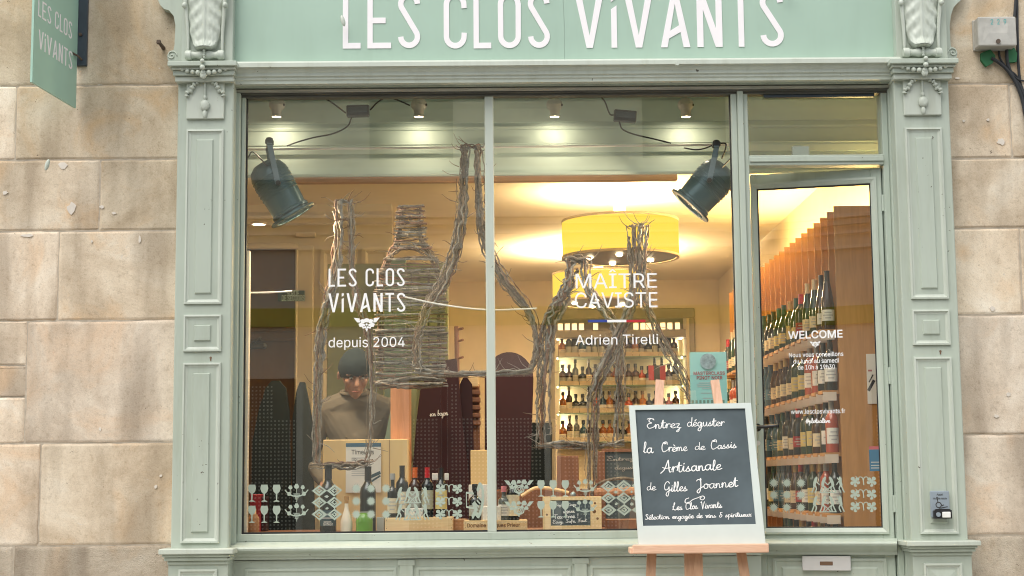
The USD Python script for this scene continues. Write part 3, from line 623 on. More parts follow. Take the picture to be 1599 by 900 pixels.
# ---- door, standing ajar inwards
HX, HY = xd1 - .008, .02; AL = math.radians(14.0)
dux = np.array([math.cos(AL), -math.sin(AL), 0]); dn = np.array([-math.sin(AL), -math.cos(AL), 0])
def dplane(u, v, off=0.):
    d = ray(u, v); H = np.array([HX, HY, 0]) + dn * off
    return EYE + d * (np.dot(H - EYE, dn) / np.dot(d, dn))
def dl(u, v):                      # pixel -> (distance from hinge along the leaf, height)
    p = dplane(u, v); return float(np.dot(p - np.array([HX, HY, 0]), dux)), float(p[2])
def dmesh(m):                      # door-local mesh (x along the leaf, y depth, z) -> world
    v = m.vertices; return tm(np.array([HX, HY, 0]) + v[:, :1] * dux - v[:, 1:2] * dn + np.array([0, 0, 1]) * v[:, 2:], m.faces)
gL = np.mean([dl(1179, 297)[0], dl(1199, 820)[0]]); gR = np.mean([dl(1357, 285)[0], dl(1380, 820)[0]]); gT = np.mean([dl(1180, 298)[1], dl(1356, 284)[1]]); gB = dl(1290, 824.5)[1]
lL, lT = np.mean([dl(1167, 297)[0], dl(1187, 700)[0]]), np.mean([dl(1170, 274.5)[1], dl(1370, 261.5)[1]])
door = obj('door', dmesh(cat_([box(lL, gL, 0, .045, .02, lT, .004), box(gR, 0.0, 0, .045, .02, lT, .004), box(gL - .001, gR + .001, .0005, .0445, gT, lT - .001, .002), box(gL - .001, gR + .001, .0005, .0445, .021, gB, .002),
    ])), 'paint_door', shop, label='half glazed green door standing ajar')
obj('glazing_bead', dmesh(rings(gL - .034, gR + .034, gB - .034, gT + .034, [(0, .001), (.001, -.010), (.012, -.011), (.032, -.002), (.034, .012)], cap=False)), 'paint', door)
obj('door_seal', dmesh(rings(gL, gR, gB, gT, [(-.001, .006), (0, .004), (.006, .004), (.007, .02)], cap=False)), 'dark_rubber', door)
obj('door_glass', dmesh(pane(gL, gR, gB, gT, .012)), 'pane', door)
zk0 = [dl(1300, v)[1] for v in (866, 861, 857, 851, 848, 845, 841)]
obj('door_sill', dmesh(prof_x([(.02, zk0[0]), (-.03, zk0[0]), (-.035, zk0[1]), (-.058, zk0[2]), (-.085, zk0[3]), (-.09, zk0[4]), (-.08, zk0[5]), (-.01, zk0[6]), (.02, zk0[6])], lL + .01, .012)), 'paint', door)
p0, p1 = dl(1207, 890)[0], dl(1385, 890)[0]
obj('door_panel', dmesh(rings(p0, p1, .15, dl(1300, 872)[1], [(-.001, .002), (0, -.008), (.012, -.010), (.02, -.001), (.045, -.002), (.055, -.009)])), 'paint', door)
q0, q1, qt, qb = dl(1253, 880)[0], dl(1329, 880)[0], dl(1290, 868)[1], dl(1290, 891)[1]
obj('letterbox', dmesh(box(q0, q1, -.034, -.008, qb, qt, .004)), 'steel', door)
obj('letterbox_slot', dmesh(box((q0 + q1) / 2 - .034, (q0 + q1) / 2 + .034, -.0365, -.0335, (qt + qb) / 2 - .010, (qt + qb) / 2 + .010, .002)), 'letter_slot', door)
hx, hz = dl(1183, 668)
obj('handle', dmesh(cat_([lathe([(0, 0), (.022, 0), (.022, .012), (0, .012)], 16, 'y', (hx, -.012, hz)), tube(crom([(hx, -.012, hz), (hx, -.05, hz), (hx + .02, -.06, hz + .001), (hx + .09, -.06, hz + .006), (hx + .108, -.052, hz + .006)]), .0095, 8)])), 'black_plastic', door)
obj('lock', dmesh(lathe([(0, 0), (.014, 0), (.014, .012), (0, .014)], 14, 'y', (hx, -.014, hz - .085))), 'steel', door)
for hzv in (330, 600, 800):
    obj('hinge', dmesh(tube([(.006, -.004, dl(1380, hzv)[1]), (.006, -.004, dl(1380, hzv)[1] + .09)], .008, 8)), 'paint_door', door)

# ---- lettering on glass
def put(shapes, u0, v0, u1, v1, m, par, name='lettering', Y=None, door_=False, t=.0012):
    if not isinstance(shapes, list): shapes = [shapes]
    if door_: sh, O, ux, uz = fitbox(shapes, u0, v0, u1, v1, plane=lambda u, v: dplane(u, v, -.010))
    else: sh, O, ux, uz = fitbox(shapes, u0, v0, u1, v1, Y=YG - .001)
    return obj(name, plate(unary_union(sh), O, ux, uz, t), m, par)
put(sign_text('LES CLOS', .13, .32), 513, 448, 632, 420, 'white_vinyl', paneL)
put(sign_text('ViVANTS', .13), 512.5, 488, 633, 458.5, 'white_vinyl', paneL)
put(inter('depuis 2004'), 513, 547, 632, 527, 'white_vinyl', paneL)
put(inter('MAÎTRE'), 899, 451, 1026, 421, 'white_vinyl', paneR); put(inter('CAVISTE'), 898, 481.5, 1027, 457, 'white_vinyl', paneR)
put(inter('Adrien Tirelli'), 899, 539, 1028, 523, 'white_vinyl', paneR)
simple('flag_blue', (.03, .06, .30), .5); simple('flag_red', (.50, .02, .03), .5)
for k, mm in enumerate(('flag_blue', 'white_vinyl', 'flag_red')):
    put(sbox(0, 0, 1, 1), 918 + 30 * k, 503.6, 948 + 30 * k, 499.8, mm, paneR, 'flag_stripe')
put(inter('WELCOME', True), 1231, 530, 1316, 517.5, 'white_vinyl', door, door_=True)
put(inter('Nous vous conseillons').buffer(.012), 1232, 558.5, 1317, 551.2, 'white_vinyl', door, door_=True)
put(inter('du lundi au samedi').buffer(.012), 1239, 568.3, 1310, 561, 'white_vinyl', door, door_=True)
put(inter('de 10h à 19h30').buffer(.012), 1246, 577.8, 1304, 570.5, 'white_vinyl', door, door_=True)
put(inter('www.lesclosvivants.fr').buffer(.012), 1235, 647, 1320, 639.5, 'white_vinyl', door, door_=True)
# vine emblem
def leaf(cx_, cy_, r, a=0, lobes=5):
    pts = []
    for k in range(60):
        th = 2 * PI * k / 60; rr = r * (.72 + .28 * abs(math.cos(lobes * th / 2)) ** .7) * (1 - .18 * (math.cos(th) > .93))
        pts.append((cx_ + rr * math.cos(th + a), cy_ + rr * math.sin(th + a)))
    return Polygon(pts).buffer(0)
def emblem():
    g = [Polygon([(-1, 1), (-.55, .95), (-.5, .62), (-.72, .62)]), Polygon([(1, 1), (.55, .95), (.5, .62), (.72, .62)])]
    for a, b in ((-.3, .72), (.0, .8), (.3, .72), (-.42, .42), (.42, .42)): g.append(leaf(a, b, .2, PI / 2))
    for a, b in ((-.2, .4), (0, .45), (.2, .4), (-.1, .22), (.1, .22), (0, .06), (-.25, .2), (.25, .2)): g.append(Point(a, b).buffer(.085))
    g.append(Polygon([(-.06, .0), (.06, .0), (0, -.14)]))
    return unary_union(g)
put(emblem(), 552, 518.5, 593, 496.5, 'white_vinyl', paneL, 'emblem'); put(emblem(), 1264.5, 544, 1282, 533.5, 'white_vinyl', door, 'emblem', door_=True)
# pale green motifs along the foot of the glass
def m_glass():
    return unary_union([Polygon([(-.22, 1), (.22, 1), (.27, .78), (.2, .58), (.05, .46), (.035, .1), (.2, .035), (.2, 0), (-.2, 0), (-.2, .035), (-.035, .1), (-.05, .46), (-.2, .58), (-.27, .78)])])
def m_garland():
    g = [LineString(arc(0, 1.25, .98, 218, 322)).buffer(.035)]
    for x, y, r in ((0, .88, .17), (-.42, .82, .14), (.42, .82, .14), (-.5, .42, .14), (.5, .42, .14)): g.append(leaf(x, y, r, PI / 2, 3)); g.append(LineString([(x, y), (x * .9, .5 if y > .5 else .55)]).buffer(.02))
    for r_ in range(7):
        for c in range(-2, 3):
            if abs(c) <= 2.4 - r_ * .32: g.append(Point(c * .085 + (r_ % 2) * .02, .42 - r_ * .075).buffer(.032))
    return unary_union(g)
def m_diamonds(nx=2, nz=3):
    g = []
    def dia(x, y, r): return Polygon([(x - r, y), (x, y + r), (x + r, y), (x, y - r)])
    for j in range(nz):
        for i in range(nx):
            g.append(dia(i * 1., j * 1., .5).difference(dia(i, j, .31))); g.append(dia(i, j, .22).difference(dia(i, j, .10)))
    for j in range(nz - 1):
        for i in range(nx - 1): g.append(dia(i + .5, j + .5, .13))
    s = unary_union(g); t = .07                          # stepped like knitting
    cells = []
    b = s.bounds
    for ix in range(int((b[2] - b[0]) / t) + 1):
        for iz in range(int((b[3] - b[1]) / t) + 1):
            q = Point(b[0] + (ix + .5) * t, b[1] + (iz + .5) * t)
            if s.contains(q): cells.append(sbox(q.x - t / 2, q.y - t / 2, q.x + t / 2, q.y + t / 2).buffer(.001))
    return unary_union(cells)
def m_sun():
    return Polygon([((1 if k % 2 == 0 else .52) * math.cos(PI * k / 15), (1 if k % 2 == 0 else .52) * math.sin(PI * k / 15)) for k in range(30)])
def m_treaders():
    g = []
    def man(x, s, lean, arm):
        g.append(Point(x + s * (.10 + lean * .5), .92).buffer(.075))
        g.append(LineString(crom([(x + s * (.06 + lean * .4), .84), (x + s * .02, .65), (x - s * .02, .48)])).buffer(.105))
        g.append(LineString(crom([(x, .48), (x + s * .12, .26), (x + s * .02, .02)])).buffer(.05)); g.append(LineString(crom([(x - s * .02, .46), (x - s * .12, .22), (x - s * .22, .03)])).buffer(.045))
        g.append(LineString(crom([(x + s * .08, .74), (x + s * .22, .6), (x + s * arm, .5)])).buffer(.035))
    man(-.95, 1, .1, .35); man(-.35, 1, .15, .33); man(.35, -1, .15, .33); man(.95, -1, -.1, .3)
    g += [LineString([(-.6, .0), (.6, .0)]).buffer(.03), LineString([(-.2, .03), (.25, .4)]).buffer(.03), LineString([(.2, .03), (-.25, .4)]).buffer(.03), LineString([(.9, .7), (.72, .9)]).buffer(.04)]
    return unary_union(g)
def m_leaves():
    g = []
    for k in (-1, 1):
        lf = []
        for a, b, r in ((.50, .74, .17), (.86, .80, .18), (.44, .42, .16), (.90, .36, .18), (.66, .16, .16), (.68, .55, .2)): lf.append(affinity.scale(Point(k * a, b).buffer(r), 1, 1.05))
        lf = unary_union(lf)
        for a0_, b0_, a1_, b1_ in ((.68, .98, .68, .74), (.25, .58, .5, .57), (1.1, .58, .84, .57), (.52, .1, .60, .34), (.84, .08, .78, .32)): lf = lf.difference(LineString([(k * a0_, b0_), (k * a1_, b1_)]).buffer(.03))
        g.append(lf); g.append(LineString(crom([(k * .42, .80), (k * .28, .98), (k * .08, .90), (0, .62)])).buffer(.04))
    g.append(LineString([(0, .66), (.02, .2)]).buffer(.045)); g.append(LineString([(-.62, 1.06), (-.5, .9)]).buffer(.03))
    return unary_union(g)
def m_bouquet():
    g = [Polygon([(-1, 1), (-.7, .98), (-.5, .7), (-.72, .66)]), Polygon([(1, 1), (.7, .98), (.5, .7), (.72, .66)])]
    for x, y, r in ((-.35, .85, .19), (0, .9, .14), (.35, .88, .19), (-.48, .55, .15), (.5, .55, .15), (-.2, .6, .14), (.2, .62, .13)): g.append(leaf(x, y, r, PI / 2, 3))
    g += [LineString(arc(0, .42, .22, 0, 330)).buffer(.04), LineString(arc(.02, .42, .1, 0, 330)).buffer(.03), LineString([(-.35, .55), (-.3, .25), (0, .1), (.3, .25), (.36, .55)]).buffer(.035), LineString([(0, .1), (0, 0)]).buffer(.04)]
    for k in range(12): g.append(Point(rng.uniform(-.7, .7), rng.uniform(.35, .9)).buffer(.03))
    return unary_union(g)
def m_knife():
    return unary_union([LineString(crom([(-.45, .0), (-.3, .12), (-.05, .02), (.2, .35), (.25, .8), (.05, 1.0), (-.1, .85)])).buffer(.08), LineString([(-.9, .75), (-.9, .3), (-.35, .25)]).buffer(.03), LineString([(-.9, .75), (-.4, .72)]).buffer(.03)] + [LineString([(-.35 + .1 * k, .3 + .1 * k), (-.15 + .1 * k, .2 + .1 * k)]).buffer(.03) for k in range(4)] + [Polygon([(-.5, .4), (-.3, .5), (-.1, .2), (-.3, .1)])])
def row(fn, us, vs, w, h, par, name, door_=False):
    g = fn() if callable(fn) else fn
    for j, v in enumerate(vs):
        for u in us: put(g, u - w * .475, v + h * .475, u + w * .475, v - h * .475, 'pale_vinyl', par, name, door_=door_)
row(m_glass, (393.3, 412.6, 431.8), (770.5, 803.5), 13, 28, paneL, 'wine_glass_motif')
row(m_garland, (463,), (770, 800.5), 39, 30, paneL, 'vine_garland_motif'); row(m_diamonds(), (510,), (785,), 49, 59, paneL, 'diamond_motif')
row(m_sun, (556.5, 579.5, 603), (763, 783, 803.5), 17, 17.5, paneL, 'sun_motif'); row(m_treaders, (644,), (773.5, 800), 56, 27, paneL, 'grape_treaders_motif')
row(m_leaves, (701,), (763.5, 783.5, 803), 44, 17, paneL, 'vine_leaf_motif'); row(m_knife, (742,), (782,), 30, 60, paneL, 'pruning_knife_motif')
row(m_bouquet, (810.5,), (762, 795), 49, 27, paneR, 'vine_bouquet_motif'); row(m_glass, (845, 864, 883), (763, 795.5), 12.5, 27, paneR, 'wine_glass_motif')
row(m_garland, (914,), (762.5, 794), 38, 30, paneR, 'vine_garland_motif'); row(m_diamonds(3, 3), (975,), (778,), 77, 59, paneR, 'diamond_motif')
row(m_sun, (1208.5, 1229, 1251), (754.5, 773, 793), 17, 17, door, 'sun_motif', True); row(m_treaders, (1293,), (757.5, 787.5), 55, 27, door, 'grape_treaders_motif', True); row(m_leaves, (1348.5,), (752, 772, 791.5), 43, 18, door, 'vine_leaf_motif', True)

# ================================================================ street objects on the wall
# ---- hanging sign
sgd = nrm([-.12, -1, 0])                                   # it hangs nearly square to the wall
sx0 = X(119, 60, -.03)
def splane(u, v):
    O = np.array([X(117, 100, -.06), -.06, 0]); d = ray(u, v); t = np.cross(sgd, [0, 0, 1.]); return EYE + d * (np.dot(O - EYE, t) / np.dot(d, t))
hs = thing('hanging_sign', 'green projecting shop sign hung from a dark wall bracket', 'sign', (sx0, -.03, Z(170, 117, -.06)))
pB0, pB1 = splane(117, 168), splane(48.5, 130)
pw_ = float(np.dot(pB1 - pB0, sgd)); zb_ = (pB0[2] + pB1[2]) / 2
on = np.array([sgd[1], -sgd[0], 0])                        # sign normal
on = on if on[0] > 0 else -on
O = np.array([pB0[0], pB0[1], zb_])
H_ = 1.05
def sgn(poly, off, t, m, name, lab=None):                   # a runs away from the wall, b up
    o = O + on * off
    return wobj(name, plate(poly, o + sgd * pw_, -sgd, (0, 0, 1), t), m, hs)
sgn(sbox(0, 0, pw_, H_), -.006, .012, 'sign_green', 'sign_panel')
def sgtext(words, px0, px1, name):
    # words drawn on both faces; px0: lower left, px1: upper right, measured on the sign's plane
    a, b = splane(*px0), splane(*px1)
    wd = float(np.dot(a - b, sgd)); x0 = pw_ - float(np.dot(a - O, sgd)); z0 = a[2] - zb_; h = b[2] - a[2]
    g = sign_text(words, .13, .3); bb = unary_union(g).bounds
    for s in g:
        q = affinity.affine_transform(s, [wd / (bb[2] - bb[0]), 0, 0, h / (bb[3] - bb[1]), x0 - bb[0] * wd / (bb[2] - bb[0]), z0])
        for off, fl in ((.0055, 1), (-.0075, -1)): 
            if fl == 1: sgn(q, off, .0015, 'white_letter', 'letter')
sgtext('LES CLOS', (57.5, 25), (111, 36), 'letter'); sgtext('ViVANTS', (58, 75), (111.5, 82), 'letter')
wobj('bracket_plate', box(X(118.5, 60, -.03), X(136, 60, -.03), -.035, -.008, Z(103, 127, -.03), Z(-120, 127, -.03), .003), 'navy_metal', hs)
wobj('bolt', [lathe([(0, 0), (.009, 0), (.009, .012), (0, .015)], 8, 'y', (X(126.5, 55, -.03), -.05, Z(55, 126, -.03)))], 'rust', hs)
wobj('hook', tube(crom([W(128, 94, -.03), W(122, 88, -.08), W(115, 84, -.10), W(110, 80, -.12)]), .006, 6), 'rust', hs)
nl = thing('iron_spike', 'rusty iron spike driven into the stone beside the left corbel', 'spike', W(256, 78, -.01))
wobj('spike', [tube([W(258, 79, 0.02), W(248, 66, -.10)], [.012, .008], 6), box(*sum(([a - .011, a + .011] for a in W(248, 66, -.105)), []), .003)], 'rust', nl)

# ---- junction box with cables
jb = thing('junction_box', 'pale grey numbered cable box high on the right stone wall', 'junction box', W(1557, 72, -.03))
j0, j1 = W(1528.5, 72, -.11), W(1586, 26, -.11)
wobj('cover', box(j0[0], j1[0], -.112, -.012, j0[2], j1[2], .006), 'box_grey', jb)
dw, dh = j1[0] - j0[0], j1[2] - j0[2]
wobj('cover_rim', box(j0[0] - .004, j1[0] + .004, -.03, -.010, j0[2] - .004, j1[2] + .004, .003), 'box_grey', jb)
wobj('lid_facets', trimesh.convex.convex_hull(np.array([(j0[0] + .012, -.111, j0[2] + .01), (j1[0] - .012, -.111, j0[2] + .01), (j0[0] + .055, -.119, j0[2] + dh * .42), (j1[0] - .055, -.119, j0[2] + dh * .42), (j0[0] + .04, -.111, j1[2] - .03), (j1[0] - .04, -.111, j1[2] - .03)])), 'box_grey', jb)
wobj('lock', [lathe([(0, 0), (.0125, 0), (.0125, .006), (.008, .007), (.008, .004), (0, .004)], 16, 'y', (j0[0] + dw * .5, -.123, j0[2] + dh * .14))], 'rust', jb)
for k, ch in enumerate('229'):
    g = inter(ch); g = affinity.scale(g, .022, .03, origin=(0, 0))
    wobj('number', plate(g, (j0[0] + dw * (.32 + .17 * k), -.1125, j1[2] - .045), (1, 0, 0), (0, 0, 1), .001), 'ink_teal', jb)
for i, (pts, r) in enumerate([([(1559, 73), (1562, 92), (1574, 108), (1588, 120), (1600, 150), (1612, 220), (1618, 600), (1620, 1040)], .006), ([(1572, 72), (1573, 95), (1578, 112), (1592, 135), (1603, 170), (1612, 260), (1620, 600), (1622, 1040)], .010),
                              ([(1548, 91), (1560, 98), (1575, 112), (1590, 138), (1600, 175), (1608, 260), (1615, 600), (1617, 1040)], .010), ([(1588, 0), (1589, 70), (1591, 110), (1596, 150), (1604, 200), (1611, 600), (1613, 1040)], .008), ([(1586, -60), (1586, 0), (1584, 26)], .008), ([(1578, 114), (1590, 124), (1606, 128)], .005)]):
    cb = tube(crom([W(u, v, -.02 - .008 * (i % 3)) for u, v in pts]), r, 7)
    c_ = obj('cable', cb, 'cable', None); tag(c_, ['thin black cable leaving the centre of the grey cable box', 'thick black cable leaving the right of the grey cable box', 'thick black cable curving from the left green tape', 'black cable running straight down past the box edge', 'black cable entering the grey box from above', 'short thin black cable branching to the picture edge'][i], 'cable')
for i, pts in enumerate([[(1533, 84), (1546, 79), (1553, 88), (1549, 98), (1540, 103), (1533, 94)], [(1575, 78), (1583, 76), (1587, 84), (1586, 96), (1575, 97)]]):
    c_ = obj('green_tape', ext(Polygon([(W(u, v, -.03)[0], W(u, v, -.03)[2]) for u, v in pts]).buffer(.004), -.034, -.012), 'tape_green', None); tag(c_, ['ragged green patch under the left of the grey cable box', 'green patch under the right corner of the grey cable box'][i], 'tape')

# ================================================================ easel with chalkboard, on the pavement
EY = -.62                                                  # depth of the board's foot
ez = thing('easel', 'pale wooden easel standing on the pavement before the shop window', 'easel', (X(1090, 855, EY), EY, 0))
lean = .16
def bplane(u, v, off=0.):                                   # board plane leans back towards the window and turns a little
    O = np.array([X(1090, 850, EY), EY, Z(850, 1090, EY)]); n = nrm(np.cross([1, .0, 0], [0, math.sin(lean), math.cos(lean)])); n = n if n[1] < 0 else -n
    O = O + n * off; d = ray(u, v); return EYE + d * (np.dot(O - EYE, n) / np.dot(d, n)), n
BP = lambda u, v, off=0.: bplane(u, v, off)[0]
bn_ = bplane(1, 1)[1]
def quad_slab(corners, off0, off1):
    a = np.array([BP(u, v) for u, v in corners]); return trimesh.convex.convex_hull(np.vstack([a + bn_ * off0, a + bn_ * off1]))
cbd = thing('chalkboard', 'slate chalkboard in pale green frame with white handwriting on the easel', 'chalkboard', BP(1090, 850))
oc = [(982, 634), (1172, 630), (1195, 850), (997, 853)]; ic = [(991.5, 641), (1163, 638.5), (1180, 819), (1004, 822)]
wobj('slate', quad_slab([(985, 637), (1168, 634), (1190, 846), (1000, 848)], -.012, .002), 'slate', cbd)
for k, nm in ((0, 'frame_top'), (1, 'frame_side'), (2, 'frame_bottom'), (3, 'frame_side')):
    wobj('frame_bar', quad_slab([oc[k], oc[(k + 1) % 4], ic[(k + 1) % 4], ic[k]], -.012, .012), 'board_frame', cbd)
# handwriting: drawn strokes on a unit grid (x height 1)
HW = {
 'a': (1.15, [[(.85, .85), (.5, 1.), (.12, .72), (.1, .25), (.4, 0), (.75, .35), (.88, .95), (.84, .3), (1.0, .0), (1.2, .15)]]),
 'c': (.95, [[(.85, .8), (.5, 1), (.12, .6), (.2, .12), (.55, 0), (.95, .2)]]), 'd': (1.15, [[(.8, .8), (.45, 1), (.1, .6), (.2, .08), (.55, .08), (.85, .6), (.95, 2.0), (.88, .4), (1.0, .02), (1.2, .15)]]),
 'e': (.95, [[(.0, .35), (.55, .5), (.75, .8), (.5, 1), (.15, .7), (.15, .2), (.5, 0), (.95, .2)]]), 'é': (.95, [[(.0, .35), (.55, .5), (.75, .8), (.5, 1), (.15, .7), (.15, .2), (.5, 0), (.95, .2)], [(.4, 1.3), (.7, 1.65)]]),
 'è': (.95, [[(.0, .35), (.55, .5), (.75, .8), (.5, 1), (.15, .7), (.15, .2), (.5, 0), (.95, .2)], [(.35, 1.65), (.65, 1.3)]]),
 'g': (1.1, [[(.8, .85), (.45, 1), (.1, .65), (.2, .12), (.55, .1), (.82, .9), (.8, -.2), (.55, -1.), (.15, -.9), (.3, -.4), (1.1, .1)]]),
 'h': (1.1, [[(0, .2), (.35, 1.8), (.5, 2.1), (.3, 1.0), (.2, 0), (.35, .7), (.7, .95), (.85, .6), (.85, .1), (1.15, .1)]]),
 'i': (.6, [[(0, .2), (.25, .95), (.22, .2), (.35, 0), (.6, .2)], [(.27, 1.35), (.32, 1.45)]]), 'l': (.65, [[(0, .2), (.4, 1.2), (.45, 2.0), (.25, 2.0), (.15, .9), (.2, .1), (.4, 0), (.65, .2)]]),
 'm': (1.6, [[(0, .5), (.15, .95), (.15, 0), (.3, .75), (.55, .95), (.65, .6), (.65, 0), (.8, .75), (1.05, .95), (1.18, .6), (1.2, .1), (1.35, 0), (1.6, .2)]]), 'n': (1.15, [[(0, .5), (.15, .95), (.15, 0), (.3, .75), (.58, .95), (.72, .6), (.74, .1), (.9, 0), (1.15, .2)]]),
 'o': (1.05, [[(.6, 1), (.2, .85), (.1, .35), (.35, 0), (.75, .2), (.8, .75), (.55, 1), (.7, .8), (1.05, .85)]]), 'p': (1.1, [[(0, .5), (.25, 1.), (.2, -.3), (.15, -1.), (.25, .5), (.55, 1), (.85, .7), (.75, .1), (.4, .0)]]),
 'r': (.85, [[(0, .4), (.2, .95), (.25, .8), (.2, 0), (.3, .6), (.55, .95), (.85, .85)]]), 's': (.85, [[(0, .2), (.4, .95), (.35, .7), (.6, .3), (.4, 0), (.05, .05), (.4, .0), (.85, .2)]]),
 't': (.8, [[(0, .3), (.35, 1.9), (.3, .3), (.5, 0), (.8, .2)], [(.0, 1.2), (.75, 1.28)]]), 'u': (1.15, [[(0, .5), (.15, .95), (.15, .3), (.35, 0), (.65, .3), (.8, .95), (.8, .2), (.95, 0), (1.15, .2)]]),
 'v': (.95, [[(0, .8), (.15, .95), (.3, .3), (.42, 0), (.7, .8), (.75, 1), (.95, .85)]]), 'x': (.95, [[(0, .9), (.25, .95), (.6, .05), (.9, .15)], [(.8, 1), (.1, 0)]]), 'z': (.9, [[(.0, .9), (.6, .95), (.55, .7), (.2, .1), (.6, .1), (.55, -.6), (.3, -.9), (.15, -.7), (.9, .1)]]),
 'b': (1., [[(0, .2), (.4, 1.2), (.4, 2.), (.2, 2.), (.15, .2), (.45, 0), (.75, .4), (.5, .85), (.9, .75)]]), 'f': (.8, [[(0, .2), (.45, 1.3), (.45, 2.), (.25, 1.9), (.2, .5), (.15, -.9)], [(0, .9), (.7, 1)]]), 'y': (1.05, [[(0, .8), (.15, .95), (.2, .3), (.45, .1), (.7, .9), (.75, 1), (.65, -.3), (.4, -1), (.1, -.7), (1.05, .2)]]), 'w': (1.4, [[(0, .9), (.2, .1), (.35, 0), (.6, .7), (.75, 0), (.95, .1), (1.15, .95), (1.4, .85)]]), 'q': (1.1, [[(.8, .85), (.45, 1), (.1, .65), (.2, .1), (.55, .1), (.82, .9), (.8, -1.), (1.1, -.4)]]),
 'E': (1.4, [[(1.25, 1.9), (.9, 2.2), (.45, 2.), (.45, 1.5), (.85, 1.2), (.3, 1.0), (.1, .5), (.4, 0), (.9, .1), (1.4, .4)], [(.1, 2.1), (.5, 2.3), (1.2, 2.1)]]), 'C': (1.5, [[(1.3, 1.7), (1.2, 2.2), (.8, 2.3), (.6, 1.9), (1., 1.9), (.5, 2.2), (.15, 1.2), (.3, .2), (.7, 0), (1.4, .4)]]),
 'A': (1.5, [[(-.3, -.1), (.3, .6), (.85, 2.2), (.95, 2.2), (1.0, 1.2), (1.15, .1), (1.4, .1)], [(.0, 1.), (.5, .8), (1.3, .9)]]), 'G': (1.5, [[(1.2, 1.8), (.8, 2.2), (.3, 1.8), (.1, 1.), (.3, .4), (.8, .5), (1.1, 1.0), (1.05, -.2), (.8, -1.), (.45, -.7), (.7, -.1), (1.5, .4)]]),
 'J': (1.3, [[(.0, 1.8), (.3, 2.1), (.8, 1.9), (.7, 2.3), (.8, 1.), (.7, -.3), (.4, -.9), (.1, -.6), (.4, -.1), (1.3, .5)]]), 'L': (1.4, [[(.1, 1.), (.5, 1.5), (.75, 2.2), (.55, 2.2), (.4, 1.), (.1, .15), (.4, .3), (.8, 0), (1.4, .2)]]),
 'V': (1.3, [[(0, 1.9), (.2, 2.1), (.5, .3), (.6, 0), (1.0, 1.8), (1.2, 2.1)]]), 'S': (1.2, [[(1.05, 1.8), (.7, 2.2), (.35, 1.8), (.7, 1.2), (.95, .6), (.6, .0), (.1, .2)]]), 'T': (1.2, [[(0, 2.0), (1.3, 2.1)], [(.6, 2.05), (.5, 0)]]), 'F': (1.2, [[(.1, 2.0), (1.2, 2.1)], [(.5, 2.05), (.35, 0)], [(.2, 1.), (.9, 1.1)]]),
 ',': (.5, [[(.2, .1), (.1, -.3)]]), '!': (.5, [[(.25, 1.9), (.2, .6)], [(.2, .1), (.2, 0)]]), "'": (.4, [[(.2, 2.1), (.1, 1.7)]]), '&': (1.2, [[(1.1, 1.9), (.5, 2.0), (.6, 1.2), (.2, .5), (.5, 0), (1.0, .5), (.9, 1.2)]]), '~': (4., [[(0.8, .9), (.2, .6), (.1, -.2), (.7, -.4), (1.6, .4), (2.6, .8), (3.6, 1.2), (4.0, .7), (3.6, .2), (3.1, .5), (3.3, .9)]])}
def script(s, w=.13, seed=3):
    r = random.Random(seed); x, ls = 0, []
    for ch in s:
        if ch == ' ': x += .95; continue
        adv, st = HW.get(ch, (.8, []))
        jx, jy, sc = 0, r.uniform(-.06, .06), r.uniform(.94, 1.06)
        for pl in st: ls.append(LineString(crom([(x + px_ * sc, py_ * sc + jy) for px_, py_ in pl], 5)).buffer(w * r.uniform(.85, 1.15), 3))
        x += adv * sc
    return unary_union(ls)
def write(s, corners, m, par, off=.0022, name='handwriting', w=.13, plane=None):
    """corners: lower left, lower right, upper left pixels of the drawn ink"""
    pl = plane or (lambda u, v: BP(u, v, off)); g = script(s, w, len(s)); b = g.bounds
    P0, P1, P2 = (np.asarray(pl(*c)) for c in corners); ux, uz = (P1 - P0) / (b[2] - b[0]), (P2 - P0) / (b[3] - b[1])
    n = nrm(np.cross(ux, uz)); O_ = P0 - ux * b[0] - uz * b[1]; out = []
    for q in getattr(g, 'geoms', [g]):
        e = trimesh.creation.extrude_polygon(q, .0012, engine='earcut'); v = e.vertices; out.append(tm(O_ + v[:, :1] * ux + v[:, 1:2] * uz + v[:, 2:] * n, e.faces))
    return wobj(name, out, m, par)
for s, a, b, c in (('Entrez', (1010, 676), (1064, 675), (1010, 653)), ('déguster', (1073, 674), (1132, 673), (1073, 652)), ('la', (1004, 709), (1021, 708), (1004, 690)), ('Crème', (1033, 707), (1074, 705), (1033, 690)), ('de', (1085, 704), (1102, 703), (1085, 691)), ('Cassis', (1110, 703), (1151, 700), (1110, 687)),
                   ('Artisanale', (1031, 740), (1128, 735), (1031, 719)), ('de', (1010, 767), (1025, 766), (1010, 754)), ('Gilles', (1037, 776), (1074, 774), (1037, 752)), ('Joannet', (1087, 771), (1153, 767), (1087, 747)), ('~', (1069, 787), (1101, 785), (1069, 776)),
                   ('Les Clos Vivants', (1050, 798), (1128, 794), (1050, 785)), ('Sélection engagée de vins & spiritueux', (1007, 816), (1174, 811), (1007, 803))):
    write(s, (a, b, c), 'chalk', cbd, w=.088 if len(s) < 12 else .12)
HW['#'] = (1.3, [[(.3, 0), (.6, 1.9)], [(.8, 0), (1.1, 1.9)], [(.1, .6), (1.2, .7)], [(.2, 1.2), (1.3, 1.3)]])
g_ = script('#plotsalive', .16); put([g_], 1258, 665, 1297, 653, 'white_vinyl', door, door_=True)
